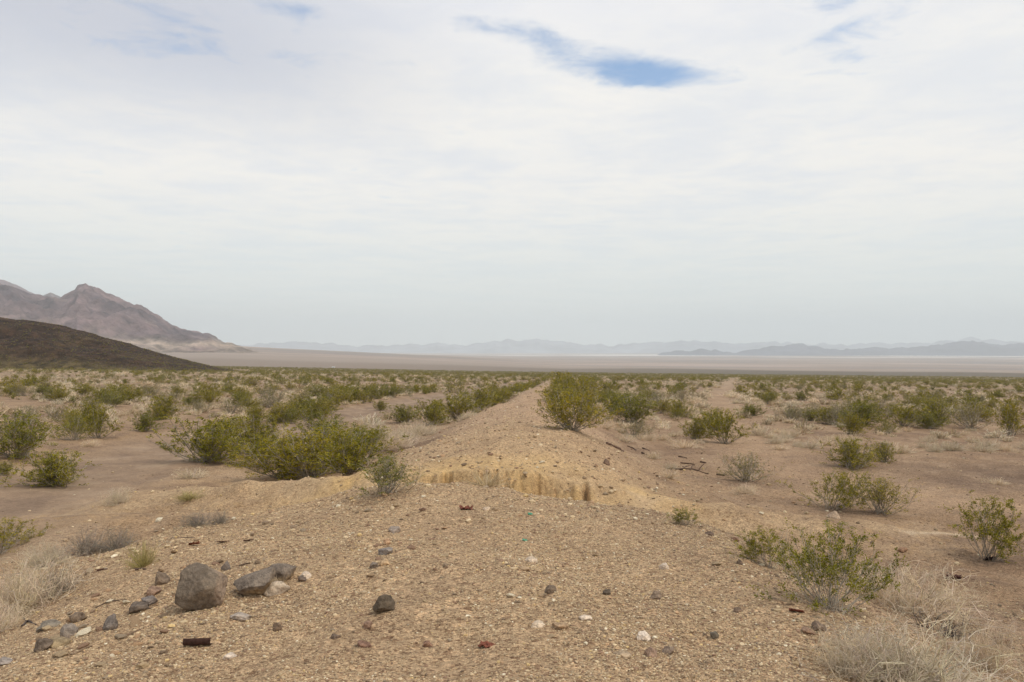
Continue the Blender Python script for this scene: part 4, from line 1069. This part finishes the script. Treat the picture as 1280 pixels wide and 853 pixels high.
# curved sheet scraps
def sheet(px, py, w, l, th, bend, label, name, cat, col, rz, tilt=(0, 0), seed=1, group='rusty scrap metal', crumple=.0, m=None, lift=0.01):
    x, y = at_px(px, py); nu, nv = 15, 9; rsx = np.random.default_rng(seed); u = np.linspace(-.5, .5, nu); v = np.linspace(-.5, .5, nv)
    U, Vv = np.meshgrid(u, v, indexing='ij'); ang = Vv * bend
    R_ = w / max(bend, 1e-3); X_ = U * l; Y_ = np.sin(ang) * R_; Z_ = (1 - np.cos(ang)) * R_
    Z_ = Z_ + crumple * fbm(U * 4, Vv * 4, seed, 3); X_ = X_ + crumple * .8 * fbm(Vv * 5, U * 2, seed + 4, 2) * 1.2
    top = np.stack([X_, Y_, Z_], -1).reshape(-1, 3); bot = top.copy(); bot[:, 2] -= th
    V_ = np.concatenate([top, bot]); n = nu * nv; Fs = []
    for i in range(nu - 1):
        for j in range(nv - 1):
            a = i * nv + j; Fs.append((a, a + nv, a + nv + 1, a + 1)); Fs.append((n + a, n + a + 1, n + a + nv + 1, n + a + nv))
    for i in range(nu - 1):
        a = i * nv; Fs.append((a, n + a, n + a + nv, a + nv)); b = i * nv + nv - 1; Fs.append((b, b + nv, n + b + nv, n + b))
    for j in range(nv - 1):
        Fs.append((j, j + 1, n + j + 1, n + j)); b = (nu - 1) * nv + j; Fs.append((b, n + b, n + b + 1, b + 1))
    me = new_mesh(name, V_, Fs, col, flat=False, mats=[m or M_RUST])
    o = link(name, me, loc=(x, y, float(ground_z(x, y)) + lift)); o.rotation_euler = (tilt[0], tilt[1], rz); tag(o, label, cat, group); return o
sheet(248, 808, .085, .175, .002, 2.6, 'half-open rusty tin lying below the biggest boulder', 'rusty_tin', 'tin', (.055, .028, .021), .12, (-.9, 0), 2, crumple=.004, lift=.02)
sheet(1190, 725, .12, .20, .003, 3.6, 'dark crushed rusty can on the right flat by the tan brush', 'rusty_can', 'can', (.07, .03, .022), -.1, (-.8, 0), 5, crumple=.03, lift=.03)
sheet(583, 637, .10, .15, .003, 1.0, 'rusty brown metal flakes on top of the mound', 'rusty_scrap', 'scrap metal', (.16, .055, .035), .3, (.1, .1), 6, crumple=.03, lift=.015)
sheet(244, 682, .07, .11, .003, 1.6, 'small rusty can piece on the left slope', 'rusty_scrap', 'scrap metal', (.20, .08, .045), .4, (-.5, 0), 7, crumple=.01, lift=.02)
sheet(608, 807, .05, .10, .003, 1.0, 'rust-red scrap near the bottom, just left of centre', 'rusty_scrap', 'scrap metal', (.22, .08, .05), -.5, (.2, 0), 8, crumple=.015)
sheet(994, 764, .05, .095, .004, 1.4, 'rusty red strip on the slope left of the straggly bush base', 'rusty_scrap', 'scrap metal', (.20, .07, .045), -.5, (-.4, 0), 9, crumple=.006)
sheet(1236, 700, .12, .20, .004, 2.4, 'dark rusty piece at the base of the tall airy bush', 'rusty_scrap', 'scrap metal', (.06, .035, .03), .1, (-.5, 0), 10, crumple=.02, lift=.02)
sheet(312, 676, .05, .10, .003, .8, 'dark metal flake on the upper left slope', 'rusty_scrap', 'scrap metal', (.10, .05, .035), .3, (-.3, 0), 11, crumple=.01)
sheet(280, 678, .05, .12, .003, .8, 'brown flat scrap left of the dark metal flake', 'rusty_scrap', 'scrap metal', (.18, .11, .07), .2, (-.3, 0), 12, crumple=.01)
sheet(663, 643, .035, .06, .004, .7, 'bit of green bottle glass, upper one, on the mound', 'glass_shard', 'glass shard', (.1, .3, .2), .6, (.5, .2), 13, 'broken green glass', .012, M_GLASS, .01)
sheet(656, 676, .03, .05, .004, .7, 'bit of green bottle glass, lower one, on the mound', 'glass_shard', 'glass shard', (.1, .3, .2), -.2, (.2, .3), 14, 'broken green glass', .01, M_GLASS, .01)

# ------------------------------------------------------------------ far white trailer on the bajada
def trailer():
    y = 1160.; x = (417 - 640) / F * y; z = float(ground_z(x, y))
    e = bpy.data.objects.new('trailer', None); COL.objects.link(e); e.location = (x, y, z)
    tag(e, 'tiny white trailer far out where the scrub ends, left of the embankment', 'trailer')
    import bmesh
    def part(name, shapes, m, col):
        bm = bmesh.new()
        for kind, loc, dim in shapes:
            if kind == 'box':
                r = bmesh.ops.create_cube(bm, size=1); bmesh.ops.scale(bm, vec=dim, verts=r['verts']); bmesh.ops.translate(bm, vec=loc, verts=r['verts'])
            else:
                from mathutils import Matrix
                r = bmesh.ops.create_cone(bm, segments=16, radius1=dim, radius2=dim, depth=.25, cap_ends=True); bmesh.ops.rotate(bm, matrix=Matrix.Rotation(math.pi / 2, 3, 'X'), verts=r['verts']); bmesh.ops.translate(bm, vec=loc, verts=r['verts'])
        if name == 'body': bmesh.ops.bevel(bm, geom=bm.edges[:], offset=.25, segments=3, affect='EDGES')
        me = bpy.data.meshes.new(name); bm.to_mesh(me); bm.free()
        t = np.ones((len(me.vertices), 4), np.float32); t[:, :3] = col; me.color_attributes.new('tint', 'FLOAT_COLOR', 'POINT').data.foreach_set('color', t.ravel())
        me.materials.append(m); link(name, me, e)
    part('body', [('box', (0, 0, 1.5), (4.4, 2.0, 1.9))], M_WHITE, (.85, .85, .85))
    for dx in (-.6, .6): part('wheel', [('wheel', (dx, -.95, .4), .4)], M_RUST, (.03, .03, .03))
    for dx in (-1.2, 1.2): part('window', [('box', (dx, -1.015, 1.8), (.8, .03, .6))], M_RUST, (.05, .06, .07))
    part('hitch', [('box', (2.8, 0, .6), (1.3, .15, .12))], M_RUST, (.08, .08, .08))
trailer()
print('objects', len(bpy.data.objects))
